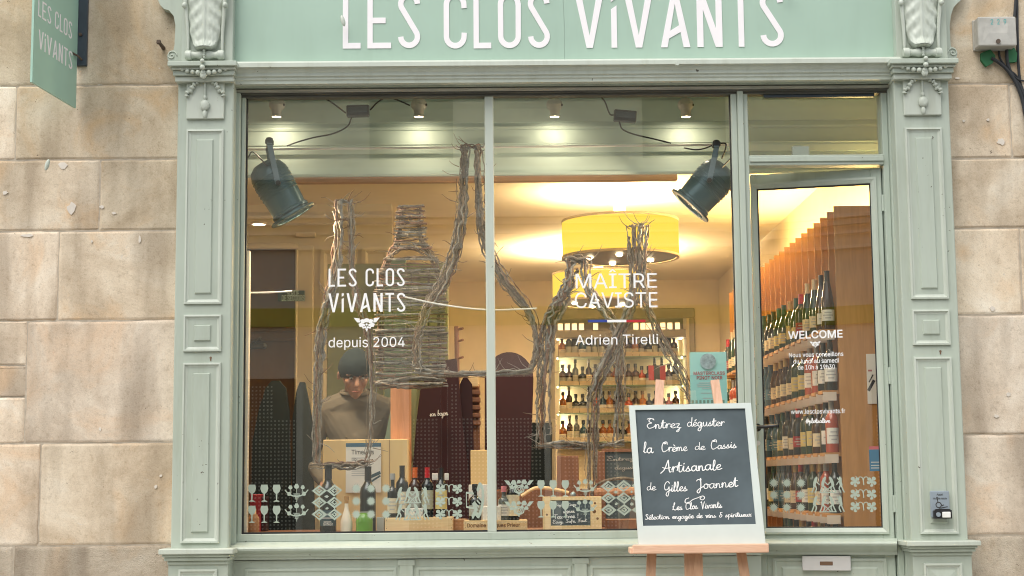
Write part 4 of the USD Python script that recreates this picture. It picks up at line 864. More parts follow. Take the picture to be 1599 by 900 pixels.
# easel
def ebar(p, q, w, d, m='easel_wood', name='leg', up=None): return wobj(name, bar(p, q, w, d, bn_ if up is None else up), m, ez)
for (ut, vt), (ub, vb) in (((1030.5, 594), (1016, 900)), ((1116, 594), (1163, 900))):
    a, b = BP(ut, vt, -.026), BP(ub, vb, -.026); g = b + (b - a) * (b[2] / (a[2] - b[2]))
    up_ = 'easel_wood'
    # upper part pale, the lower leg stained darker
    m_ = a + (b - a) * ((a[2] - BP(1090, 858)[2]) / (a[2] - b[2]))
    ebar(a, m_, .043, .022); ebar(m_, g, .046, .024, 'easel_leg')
a = BP(1075, 700, -.06); b = np.array([X(1078, 900, EY - .02), EY - .02, Z(900, 1078, EY)])
g0 = W(1081, 866, EY + .02)
for u0, uu, dy in ((1081, 1077, .45), ):
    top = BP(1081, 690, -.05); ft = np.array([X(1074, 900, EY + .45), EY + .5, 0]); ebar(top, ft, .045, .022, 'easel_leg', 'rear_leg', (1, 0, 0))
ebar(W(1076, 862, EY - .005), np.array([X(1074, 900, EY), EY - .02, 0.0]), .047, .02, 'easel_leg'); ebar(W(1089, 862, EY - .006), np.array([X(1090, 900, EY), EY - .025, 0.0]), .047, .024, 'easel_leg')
r0, r1 = W(983, 857.5, EY - .05), W(1199, 857, EY - .05)
wobj('ledge', box(r0[0], r1[0], EY - .075, EY + .03, Z(864, 1090, EY - .05), Z(854, 1090, EY - .05), .004), 'easel_rail', ez)
wobj('ledge_lip', box(r0[0] + .012, r1[0], EY - .088, EY - .072, Z(864.5, 1090, EY - .05) + .002, Z(849.5, 1090, EY - .05), .005), 'easel_rail', ez)

# ================================================================ room behind the glass
FZ, CZ, BY = .08, 3.33, 8.9
RX0, RX1 = -2.6, 2.42
def inside(name, m, mesh): return struct(name, mesh, m)
inside('floor', 'floor_dark', box(RX0 - .1, RX1 + .1, .06, BY + .5, FZ - .1, FZ))
inside('ceiling', 'ceiling_paint', box(RX0 - .1, RX1 + .1, .80, BY + .5, CZ, CZ + .1))
inside('display_ceiling', 'beam_green', box(RX0 - .1, RX1 + .1, .085, .76, 3.56, 3.64))
inside('wall_left', 'cream_wall', box(RX0 - .12, RX0, .06, BY + .5, FZ, 3.7)); inside('wall_right', 'cream_wall', box(RX1, RX1 + .12, .06, BY + .5, FZ, 3.7))
ncx0, ncx1, ncz1 = X(862, 600, BY), X(1082, 600, BY), Z(487, 970, BY); ncz0 = .9
inside('wall_back', 'cream_wall', cat_([box(RX0, ncx0, BY, BY + .12, FZ, CZ), box(ncx1, RX1, BY, BY + .12, FZ, CZ), box(ncx0, ncx1, BY, BY + .12, ncz1, CZ), box(ncx0, ncx1, BY, BY + .12, FZ, ncz0)]))
inside('wall_front', 'cream_wall', cat_([box(RX0, xw0 - .04, .09, .14, FZ, 3.7), box(xe1, RX1, .09, .14, FZ, 3.7), box(RX0, RX1, .095, .13, Z(147, 768, .08) + .05, 3.7), box(RX0, xj0, .06, .09, FZ, zg0 - .06)]))
# green painted beam over the display, with its mouldings
by_ = .78; zb = lambda v: Z(v, 780, by_)
beam = thing('display_beam', 'pale green moulded beam across the top of the window display', 'beam')
obj('beam_board', box(RX0, RX1, by_, by_ + .06, zb(272), 3.7), 'beam_green', beam)
for v0, v1, p in ((274, 269, .012), (240, 226, .03), (228, 226, .036), (203, 198, .012), (192, 160, .02)):
    obj('moulding', prof_x([(by_ - .001, zb(v0)), (by_ - p * .6, zb(v0)), (by_ - p, zb(v0 * .35 + v1 * .65)), (by_ - p, zb(v1)), (by_ - .001, zb(v1))], RX0, RX1), 'beam_green', beam)
rl = obj('ceiling_rail', box(X(458, 280, 1.3), X(1058, 280, 1.3), 1.3, 1.36, Z(283.5, 780, 1.3), Z(274.5, 780, 1.3), .004), 'rail_brown', None); tag(rl, 'long brown rail hung just behind the green beam', 'rail')
# display floor
PZ = Z(830.5, 768, .12) + .002
dp = obj('display_platform', box(X(378, 800, .1), xj0 + .02, .07, .72, FZ, PZ), 'dark_plank', None); tag(dp, 'dark wooden platform under the window display', 'platform')
cs_ = obj('window_side_post', box(X(379.5, 600, .06), X(388, 600, .06), .05, .10, PZ, Z(392, 384, .06)), 'cream_wall', None); tag(cs_, 'narrow cream post along the left edge of the window', 'post')
# cream panelled partition at the left with a brown door
LY = 4.0
pt = thing('panelled_partition', 'cream panelled wall inside with a dark brown exit door', 'partition')
L = lambda u, v=500: X(u, v, LY); LZ = lambda v: Z(v, 480, LY)
obj('partition_wall', box(RX0, L(612), LY, LY + .08, FZ, CZ), 'panel_cream', pt)
obj('ceiling_moulding', prof_x([(LY, LZ(352)), (LY - .03, LZ(350)), (LY - .05, LZ(338)), (LY - .10, LZ(334)), (LY - .13, CZ), (LY, CZ)], RX0, L(613)), 'panel_cream', pt)
for u0, u1, v0, v1 in ((464, 488, 372, 1000),):
    obj('pilaster_strip', [box(L(464), L(490), LY - .05, LY, FZ, LZ(385), .006), box(L(461), L(493), LY - .06, LY - .0, LZ(372), LZ(364), .006)], 'panel_cream', pt)
for v0, v1 in ((560, 388), (646, 575), (1000, 660)):
    obj('wall_panel', rings(L(500), L(556), max(LZ(v0), .2), LZ(v1), [(-.002, LY - .002), (0, LY - .02), (.03, LY - .024), (.05, LY - .004), (.10, LY - .006), (.13, LY - .014)]), 'panel_cream', pt)
    obj('wall_panel', rings(L(565), L(608), max(LZ(v0), .2), LZ(v1), [(-.002, LY - .002), (0, LY - .02), (.03, LY - .024), (.05, LY - .004), (.10, LY - .006), (.13, LY - .014)]), 'panel_cream', pt)
bd = obj('exit_door', box(RX0 + .02, L(463), LY - .03, LY - .001, FZ, LZ(390), .01), 'door_brown', pt)
obj('door_transom_bar', [box(RX0 + .02, L(463), LY - .06, LY - .028, LZ(519), LZ(512), .008), box(RX0 + .02, L(463), LY - .05, LY - .028, LZ(534), LZ(529), .008)], 'door_brown', bd)
obj('door_frame', [box(RX0, L(466), LY - .06, LY, LZ(390), LZ(381), .01), box(L(462), L(466), LY - .06, LY, FZ, LZ(390), .01)], 'panel_cream', bd)
obj('door_closer', [box(L(390), L(418), LY - .12, LY - .03, LZ(545), LZ(537), .01), bar((L(398), LY - .09, LZ(536)), (L(412), LY - .16, LZ(530)), .02, .02)], 'black_plastic', bd)
es_ = thing('exit_sign', 'dark green emergency exit sign above the brown door', 'sign', (L(457), LY - .1, LZ(472)))
wobj('sign_plate', box(L(436), L(478), LY - .10, LY - .062, LZ(472), LZ(456), .004), 'exit_green', es_)
for s, a, b, c in (('SORTIE', 448, 466.5, 457.5), ('DE SECOURS', 439.5, 475, 464.8)):
    g = inter(s, True); bb = g.bounds; O_ = W(a, c + 5.4, LY - .101); k = (L(b) - L(a)) / (bb[2] - bb[0])
    wobj('lettering', plate(affinity.scale(g, k, .045, origin=(0, 0)), O_, (1, 0, 0), (0, 0, 1), .002), 'exit_white', es_)
# olive and teal display boards standing behind
ob = obj('olive_board', box(X(511, 500, 3.2), X(600, 500, 3.2), 3.2, 3.26, FZ, Z(412, 560, 3.2), .005), 'olive', None); tag(ob, 'tall olive green board behind the left vine bottle outline', 'board')
tb = obj('teal_board', box(X(600, 500, 3.0), X(634, 500, 3.0), 3.0, 3.05, FZ, Z(404, 620, 3.0), .005), 'teal_panel', None); tag(tb, 'narrow teal board behind the woven vine bottle', 'board')
ob2 = obj('olive_board', box(X(634, 500, 3.1), X(700, 500, 3.1), 3.1, 3.15, FZ, Z(411, 660, 3.1), .005), 'olive', None); tag(ob2, 'olive board behind the right half of the woven bottle', 'board')
blb = obj('beige_bulkhead', box(X(700, 450, 5.), X(862, 450, 5.), 5.0, 5.3, Z(490, 780, 5.), CZ, .01), 'cream_wall', None) if False else None

# ---- back alcove with glass shelves
alc = thing('bottle_alcove', 'lit alcove in the back wall with four glass shelves of spirits', 'alcove', ((ncx0 + ncx1) / 2, BY, 0))
AD = .42
wobj('alcove_back', box(ncx0, ncx1, BY + AD, BY + AD + .03, ncz0, ncz1), 'niche', alc)
wobj('alcove_side', [box(ncx0, ncx0 + .05, BY - .03, BY + AD, ncz0, ncz1)], 'niche', alc); wobj('alcove_side', [box(ncx1 - .06, ncx1, BY - .03, BY + AD, ncz0, ncz1)], 'niche', alc)
wobj('alcove_frame', [box(ncx0 - .03, ncx1 + .03, BY - .05, BY - .001, ncz1 - .08, ncz1 + .03, .006), box(ncx1 - .03, ncx1 + .03, BY - .05, BY - .001, ncz0, ncz1 - .081, .006), box(ncx0 - .03, ncx0 + .03, BY - .05, BY - .001, ncz0, ncz1 - .081, .006)], 'niche_frame', alc)
az = lambda v: Z(v, 970, BY + .2)
wobj('alcove_band', box(ncx0, ncx1, BY + .05, BY + AD - .001, az(529), az(517), .005), 'niche_frame', alc)
wobj('alcove_back_panel', box(ncx0 + .05, ncx1 - .06, BY + .30, BY + .33, az(516.9), ncz1), 'niche_frame', alc)
shelf_v = (558, 602.5, 645, 690)

simple('shelf_edge', (.16, .24, .17), .2)
for v in shelf_v:
    wobj('glass_shelf', box(ncx0 + .05, ncx1 - .06, BY + .06, BY + AD, az(v + 1.6), az(v), .002), 'shelf_edge', alc)
wobj('cabinet_front', box(ncx0, ncx1, BY - .02, BY + .02, FZ, ncz0 + .002), 'dark_plank', alc)
def disk_light(path, pos, d, r, I, col):
    l = UsdLux.DiskLight.Define(stage, path); l.CreateRadiusAttr(r); l.CreateIntensityAttr(I); l.CreateColorAttr(Gf.Vec3f(*col))
    z_ = -nrm(d); x_ = nrm(np.cross([.3, 1, .2], z_)); y_ = np.cross(z_, x_); M = np.eye(4); M[0, :3], M[1, :3], M[2, :3], M[3, :3] = x_, y_, z_, pos
    l.AddTransformOp().Set(Gf.Matrix4d(*M.ravel().tolist())); return l
def rect_light(path, pos, d, w, h, I, col):
    l = UsdLux.RectLight.Define(stage, path); l.CreateWidthAttr(w); l.CreateHeightAttr(h); l.CreateIntensityAttr(I); l.CreateColorAttr(Gf.Vec3f(*col))
    z_ = -nrm(d); x_ = nrm(np.cross([0, 1, .001], z_)) if abs(z_[1]) < .9 else np.array([1., 0, 0]); y_ = np.cross(z_, x_); M = np.eye(4); M[0, :3], M[1, :3], M[2, :3], M[3, :3] = x_, y_, z_, pos
    l.AddTransformOp().Set(Gf.Matrix4d(*M.ravel().tolist())); return l
LI = 1.35
for k in (-1, 1):
    hw2 = (ncx1 - ncx0) / 2 - .075
    rect_light('/World/bottle_alcove/side_light_%d' % (k > 0), np.array([k * hw2 - .0, AD - .06, (az(690) + az(530)) / 2]), (-k, -.35, 0), az(530) - az(690), .02, 85 * LI, (1, .78, .50))


# ---- bottles
BPROF = {
 'bordeaux': [(0, 0), (.036, 0), (.0375, .004), (.0375, .185), (.035, .203), (.022, .222), (.0155, .236), (.0145, .29), (.0155, .291), (.0155, .302), (0, .302)],
 'burgundy': [(0, 0), (.039, 0), (.041, .004), (.041, .145), (.036, .175), (.024, .210), (.0165, .240), (.0145, .288), (.0155, .289), (.0155, .300), (0, .300)],
 'flute': [(0, 0), (.036, 0), (.0375, .004), (.0375, .15), (.033, .19), (.023, .245), (.0155, .29), (.0142, .335), (.015, .336), (.015, .345), (0, .345)],
 'champagne': [(0, 0), (.042, 0), (.044, .005), (.044, .13), (.040, .165), (.028, .205), (.018, .24), (.016, .29), (.018, .291), (.018, .305), (0, .31)],
 'prestige': [(0, 0), (.040, 0), (.050, .012), (.053, .06), (.050, .10), (.036, .15), (.022, .19), (.0165, .225), (.016, .28), (.019, .284), (.019, .30), (0, .312)],
 'spirit': [(0, 0), (.040, 0), (.042, .004), (.042, .125), (.038, .145), (.02, .160), (.0145, .168), (.0145, .2), (.0145, .2), (.0145, .202), (0, .202)],
 'decanter': [(0, 0), (.048, 0), (.050, .005), (.050, .10), (.046, .118), (.024, .132), (.015, .14), (.0145, .172), (.0145, .173), (.0145, .175), (0, .175)],
 'slim': [(0, 0), (.034, 0), (.035, .004), (.035, .17), (.032, .185), (.018, .20), (.0135, .21), (.0135, .255), (.0135, .255), (.0135, .257), (0, .257)]}
def bottle_parts(t, shape, glass, cap, label, lab=(.04, .115), s=1.0, back=None):
    P = np.array(BPROF[shape]) * s; n = 20 if s > .9 else 18
    obj('glass', lathe(P, n), glass, t, smooth=50)
    H = P[-1, 1]
    if shape in ('spirit', 'decanter', 'slim'):
        r = P[-2, 0]; obj('stopper', lathe([(0, H - .004 * s), (r * 1.35, H - .004 * s), (r * 1.35, H + .034 * s), (r * 1.2, H + .038 * s), (0, H + .038 * s)], 14), cap, t, smooth=40)
    elif cap:
        zc0 = H - .062 * s
        q = [(np.interp(z, P[1:-1, 1], P[1:-1, 0]) + .0009 * s, z) for z in np.linspace(zc0, H - .001 * s, 6)]
        obj('capsule', lathe([(0, zc0 + .0005)] + q + [(P[-2, 0] + .0008 * s, H + .001 * s), (0, H + .0015 * s)], 14), cap, t, smooth=40)
    if label:
        a0, a1 = -PI / 2 - 1.25, -PI / 2 + 1.25; V, Fc = [], []; m_ = 14
        for k in range(m_ + 1):
            a = a0 + (a1 - a0) * k / m_
            for z in (lab[0] * s, lab[1] * s):
                r = np.interp(z, P[1:, 1], P[1:, 0]) + .0008; V.append((r * math.cos(a), r * math.sin(a), z))
        for k in range(m_): Fc += [(2 * k, 2 * k + 2, 2 * k + 3), (2 * k, 2 * k + 3, 2 * k + 1)]
        lb_ = obj('label', tm(V, Fc), label, t, smooth=True)
        for zf_, aw in ((.74, .55), (.5, .8), (.26, .45)):
            V, Fc = [], []; zc_ = lab[0] + (lab[1] - lab[0]) * zf_
            for k in range(9):
                a = -PI / 2 - aw + 2 * aw * k / 8
                for z in ((zc_ - .0035) * s, (zc_ + .0035) * s):
                    r = np.interp(z, P[1:, 1], P[1:, 0]) + .0016; V.append((r * math.cos(a), r * math.sin(a), z))
            for k in range(8): Fc += [(2 * k, 2 * k + 2, 2 * k + 3), (2 * k, 2 * k + 3, 2 * k + 1)]
            obj('label_print', tm(V, Fc), 'ink_soft', lb_)
protos = {}
def bottle(kind, spec, loc, label, group, rz=0., s=1.0, name='wine_bottle', cat='bottle'):
    """kind: key of the variant; the first of each is built, the rest are copies"""
    if kind not in protos:
        t = thing(name, label, cat, loc, rz, group); bottle_parts(t, *spec, s=s); protos[kind] = t; return t
    return copy_of(protos[kind], loc, rz, label, group)
ORD = ['first', 'second', 'third', 'fourth', 'fifth', 'sixth', 'seventh', 'eighth', 'ninth', 'tenth', 'eleventh', 'twelfth', 'thirteenth', 'fourteenth', 'fifteenth', 'sixteenth', 'seventeenth', 'eighteenth', 'nineteenth', 'twentieth'] + ['%dth' % k for k in range(21, 60)]
SPV = {'amber': ('spirit', 'glass_amber', 'cap_black', 'label_cream', (.03, .09)), 'dark': ('spirit', 'glass_brown', 'cap_black', 'label_grey', (.03, .095)), 'clear': ('slim', 'glass_grey', 'cap_black', 'label_sage', (.04, .12)), 'round': ('decanter', 'glass_black', 'cap_black', 'label_grey', (.025, .08)),
       'tall': ('slim', 'glass_brown', 'cap_grey', 'label_cream', (.04, .12)), 'rosy': ('decanter', 'glass_rose', 'cap_black', 'label_white', (.025, .08)), 'blue': ('spirit', 'glass_blue', 'cap_black', 'label_white', (.03, .09)), 'magnum': ('bordeaux', 'glass_black', 'cap_black', 'label_grey', (.05, .12))}
NMV = dict(amber='amber spirit bottle', dark='dark brown spirit bottle', clear='slim grey spirit bottle', round='squat black bottle', tall='slim brown spirit bottle', rosy='squat rosy liqueur bottle', blue='dark blue spirit bottle', magnum='black wine bottle')
r4 = random.Random(11)
simple('price_card', (.50, .40, .27), .7)
rows = [(558, 'first shelf', ['amber', 'clear', 'magnum', 'blue', 'magnum', 'clear', 'magnum', 'dark', 'rosy', 'tall', 'dark', 'amber', 'dark', 'round', 'clear', 'dark', 'magnum', 'dark']),
        (602.5, 'second shelf', ['dark', 'dark', 'clear', 'round', 'tall', 'dark', 'clear', 'dark', 'amber', 'tall', 'dark', 'dark', 'rosy', 'round', 'magnum', 'magnum', 'dark', 'magnum']),
        (645, 'third shelf', ['amber', 'tall', 'round', 'round', 'clear', 'rosy', 'blue', 'amber', 'dark', 'tall', 'rosy', 'dark', 'amber', 'round', 'dark', 'dark', 'rosy', 'dark']),
        (690, 'fourth shelf', ['amber', 'tall', 'clear', 'blue', 'dark', 'dark', 'amber', 'amber', 'dark', 'round', 'amber', 'magnum', 'dark', 'amber', 'dark', 'round', 'dark', 'amber'])]
pretty = {'first shelf': 'top glass shelf', 'second shelf': 'second glass shelf', 'third shelf': 'third glass shelf', 'fourth shelf': 'bottom glass shelf'}
for v, sname, kinds in rows:
    n = len(kinds); cards = []
    for k, kd in enumerate(kinds):
        x = ncx0 + .10 + (ncx1 - ncx0 - .22) * (k + .3 + r4.uniform(-.06, .06)) / n; z = az(v) + .001
        bottle('spirit_' + kd, SPV[kd], (x, BY + .20 + r4.uniform(-.03, .03), z), '%s, %s from left on the alcove\'s %s' % (NMV[kd], ORD[k], pretty[sname]), 'bottles on the alcove shelves', r4.uniform(-.3, .3), 1.0, 'spirit_bottle')
        cards.append(box(x - .036, x + .036, BY + .105, BY + .112, z, z + .05))
        wobj('price_card', cards[-1], 'price_card', alc)
gb = thing('gift_box', 'red and black gift box among bottles on the second alcove shelf', 'gift box', (X(1026, 600, BY + .13), BY + .13, az(602.5)))
for k, mm in enumerate(('label_red', 'cap_black', 'label_red')):
    wobj('box_panel', box(X(1013 + 9 * k, 600, BY + .13), X(1021.5 + 9 * k, 600, BY + .13), BY + .12, BY + .16, az(602.5) + .001, az(572)), mm, gb)
for k, u in enumerate((875, 886, 897, 908, 930, 993, 1004, 1013, 1020, 1035, 1046, 1058)):
    lab = 'small lit tasting glass, %s from left on the ledge above the alcove shelves' % ORD[k]
    if k == 0:
        jar0 = thing('tasting_glass', lab, 'glass', (X(u, 512, BY + .12), BY + .12, az(516.8)), 0, 'lit glasses on the alcove ledge')
        obj('cup', lathe([(0, 0), (.026, 0), (.028, .004), (.028, .075), (.026, .075), (.026, .008), (0, .008)], 14), 'jar_glow', jar0); obj('rim', lathe([(.0262, .075), (.0285, .075), (.0285, .083), (.0262, .083), (.0262, .075)], 14), 'label_cream', jar0)
    else: copy_of(jar0, (X(u, 512, BY + .12), BY + .12, az(516.8)), 0, lab)

# ---- stepped wine shelves along the right wall
SX = lambda k: X(1310, 500, .42)                    # left edge line of the panels
su = thing('stepped_shelves', 'orange brown wine shelves stepping back along the right wall behind the door', 'shelves')
sy0 = .52; pitch = .205; NF = 22
xl0 = X(1309.5, 560, sy0)
ztop = Z(322, 1308, sy0)
shelf_z = [Z(v, 1300, sy0) for v in (512, 608, 706, 802, 900)]
for k in range(NF):
    y = sy0 + k * pitch
    obj('panel', box(xl0 + .004 * (k > 0), RX1, y, y + .008, FZ, ztop), 'shelf_wood', su)
    if k:
        for j, z in enumerate(shelf_z):
            obj('shelf', box(xl0 - .085, RX1 - .01, y - .13, y - .0005, z - .022, z - .002), 'shelf_wood', su)
            if k < 14: obj('price_tag', box(xl0 - .082, xl0 - .004, y - .133, y - .1305, z - .062, z - .012), 'tag_paper', su)
WV = {'flute_brown': ('flute', 'glass_brown', 'cap_black', 'label_white', (.05, .115)), 'flute_green': ('flute', 'glass_green', 'cap_cream', 'label_cream', (.05, .12)), 'burg_green': ('burgundy', 'glass_green', 'cap_green', 'label_yellow', (.04, .11)), 'burg_black': ('burgundy', 'glass_black', 'cap_black', 'label_cream', (.04, .115)),
      'bord_black': ('bordeaux', 'glass_black', 'cap_black', 'label_white', (.05, .13)), 'bord_red': ('bordeaux', 'glass_black', 'cap_red', 'label_red', (.05, .12)), 'blue': ('champagne', 'glass_blue', 'cap_blue', 'label_blue', (.045, .12)), 'rose': ('bordeaux', 'glass_rose', 'cap_grey', 'label_white', (.05, .14)), 'gold': ('burgundy', 'glass_brown', 'cap_gold', 'label_cream', (.04, .12)), 'yellow': ('bordeaux', 'glass_green', 'cap_gold', 'label_yellow', (.05, .14))}
NMW = dict(flute_brown='tall brown flute bottle with white label', flute_green='green flute bottle with cream label', burg_green='green sloping bottle with yellow label', burg_black='black sloping bottle with cream label', bord_black='black straight bottle with white label', bord_red='black bottle with red cap and label', blue='blue sparkling wine bottle', rose='pink wine bottle with white label', gold='brown bottle with gold cap', yellow='green bottle with yellow label')
sets = [['flute_brown', 'flute_brown', 'flute_green', 'flute_green', 'bord_red', 'burg_green', 'yellow', 'burg_green', 'burg_green', 'burg_black', 'burg_black', 'blue', 'blue', 'burg_black', 'gold', 'bord_black'],
        ['bord_black', 'bord_black', 'rose', 'rose', 'yellow', 'yellow', 'burg_black', 'gold', 'gold', 'gold', 'blue', 'blue', 'burg_black', 'burg_black', 'bord_black', 'gold'],
        ['rose', 'bord_black', 'gold', 'yellow', 'yellow', 'bord_red', 'burg_black', 'bord_black', 'burg_green', 'blue', 'blue', 'bord_black', 'burg_black', 'gold', 'bord_black', 'burg_black'],
        ['bord_black', 'rose', 'gold', 'yellow', 'bord_black', 'bord_red', 'gold', 'burg_black', 'blue', 'blue', 'burg_green', 'bord_black', 'burg_black', 'bord_black', 'burg_black', 'gold'],
        ['bord_black', 'burg_black', 'gold', 'bord_red', 'burg_black', 'gold', 'bord_black', 'burg_green', 'burg_black', 'blue']]
rown = ['top row', 'second row', 'third row', 'fourth row', 'bottom row']
cnt = 0
for j, z in enumerate(shelf_z):
    st = sets[j]; zsh = z
    for k in range(1, NF if j < 4 else 10):
        kd = st[(k - 1) % len(st)]
        y = sy0 + k * pitch - .075
        bottle('wine_' + kd, WV[kd], (xl0 - .022 + r4.uniform(-.006, .006), y, zsh), '%s, %s from front, %s behind door' % (NMW[kd], ORD[k - 1], rown[j]), 'bottles on the stepped shelves', r4.uniform(-.5, .2))
rect_light('/World/stepped_shelves/cove_light', np.array([RX1 - .18, 2.6, ztop + .03]), (-.25, 0, 1), .16, 3.8, 24 * LI, (1, .69, .25))
pb = thing('wine_poster', 'small white poster of a wine bottle on the shelf end behind the door', 'poster', W(1355, 610, sy0 - .01))
p00 = lambda u, v: (X(u, 600, sy0 - .005), Z(v, 1350, sy0 - .005))
(xa_, za_), (xb_, zb2) = p00(1354, 631), p00(1372, 553)
wobj('sheet', box(xa_, xb_, sy0 - .006, sy0 - .003, za_, zb2), 'paper', pb)
wobj('picture', ext(unary_union([affinity.rotate(sbox(xa_ + .015, za_ + .07, xa_ + .032, za_ + .14), -30), affinity.rotate(sbox(xa_ + .02, za_ + .12, xa_ + .027, za_ + .17), -30)]), sy0 - .007, sy0 - .0055), 'ink', pb); wobj('picture', box(xa_ + .008, xa_ + .03, sy0 - .007, sy0 - .0055, za_ + .185, za_ + .195), 'ink_red', pb)
dcx = dplane(1368, 715, .0)
dk = thing('door_sticker', 'dark blue sticker with red edge on the door glass', 'sticker', dplane(1368, 735))
def dquad(u0, v0, u1, v1, off, t):
    a0, b0 = dl(u0, v0); a1, b1 = dl(u1, v1); return dmesh(box(a0, a1, -off - t, -off, b0, b1))
wobj('sticker_sheet', dquad(1358, 736, gx_ if False else 1374, 702, -.0115, .001), 'label_blue', dk); wobj('red_edge', dquad(1357, 702, 1374, 697, -.0115, .001), 'ink_red', dk)
for v in (727, 731, 722): wobj('sticker_line', dquad(1360, v + .8, 1373, v - .8, -.0105, .0006), 'label_grey', dk)

# ---- ceiling drum lamps
def drum(u, vc, vtop, vbot, hw, Y, lab):
    c = W(u, vtop, Y); r = hw / px_scale(Y); zt_ = Z(vtop, u, Y); zb_ = Z(vbot, u, Y)
    t = thing('drum_lamp', lab, 'lamp', (c[0], Y, zb_), 0, None); h = zt_ - zb_
    obj('shade', lathe([(r - .004, .018), (r, .018), (r, h - .018), (r - .004, h - .018), (r - .004, .018)], 48), 'shade', t)
    obj('trim_ring', lathe([(r - .02, 0), (r + .004, 0), (r + .004, .0175), (r - .004, .0175), (r - .02, 0)], 48), 'shade_trim', t); obj('trim_ring', lathe([(r - .006, h - .0175), (r + .004, h - .0175), (r + .004, h), (r - .006, h), (r - .006, h - .0175)], 48), 'shade_trim', t)
    obj('diffuser', lathe([(0, .006), (r - .021, .006), (r - .021, .012), (0, .012)], 48), 'diffuser', t)
    for a in (.3, 1.75, 3.4, 4.6): obj('bulb', ell((math.cos(a) * r * .55, math.sin(a) * r * .55, -.004), (.026, .026, .015), 2), 'bulb', t)
    hc_ = CZ - zb_
    obj('canopy', lathe([(0, hc_ - .05), (.06, hc_ - .05), (.13, hc_ - .03), (.13, hc_ - .001), (0, hc_ - .001)], 28), 'shade_trim', t)
    obj('stem', [box(-.045, .045, -.02, .02, h - .002, h + .16, .004), tube([(-.01, 0, h + .15), (-.012, 0, hc_ - .04)], .006, 6), tube(crom([(.03, 0, h + .15), (.05, 0, h + .22), (.02, 0, hc_ - .04)]), .004, 6)], 'shade_trim', t)
    P = str(t.GetPath())
    disk_light(P + '/uplight', (0, 0, h * .75), (0, 0, 1), r * .75, (34 if Y < 5 else 110) * LI, (1, .74, .43))
    disk_light(P + '/downlight', (0, 0, -.03), (0, 0, -1), r * .5, 60 * LI, (1, .76, .48))
    return t
drum(968, 0, 345, 404, 92, 3.4, 'large yellow drum lamp nearest the window, hung from the ceiling')
drum(934, 0, 427, 474, 72, 6.4, 'yellow drum lamp farther back, behind the first one')
dlt = thing('ceiling_spot', 'small bright spot in the ceiling at the far left', 'ceiling light', W(404, 351, 2.9)); obj('lens', lathe([(0, 0), (.05, 0), (.05, .012), (0, .012)], 18), 'lamp_white', dlt); obj('ring', lathe([(.05, 0), (.06, 0), (.06, .014), (.05, .014), (.05, 0)], 18), 'shade_trim', dlt)

# ---- four little spots on the beam
for k, u in enumerate((432, 654, 866, 1071)):
    w_ = ['first', 'second', 'third', 'fourth'][k]
    c = W(u, 172, .62)
    t = thing('display_spot', 'small grey lit spotlight under the display ceiling, %s from the left' % w_, 'spotlight', c, 0, 'spotlights above the window display')
    obj('mount', [ell((0, .012, .034), (.048, .036, .044), 3), tube([(0, 0, .05), (0, .02, .3)], .008, 6)], 'spot_grey', t)
    obj('head', lathe([(0, .05), (.02, .048), (.034, .03), (.030, -.005), (.027, -.032), (.031, -.036), (.031, -.042), (.026, -.042), (.024, -.03), (0, -.03)], 20), 'spot_grey', t, smooth=40)
    obj('lens', lathe([(0, -.041), (.0255, -.040), (.0255, -.034), (0, -.034)], 18), 'spot_lens', t)
    obj('knob', ell((.04, 0, .03), .010, 1), 'black_plastic', t)
    disk_light(str(t.GetPath()) + '/beam', (0, .0, -.05), (0, .12, -1), .026, 105 * LI, (1, .80, .56))

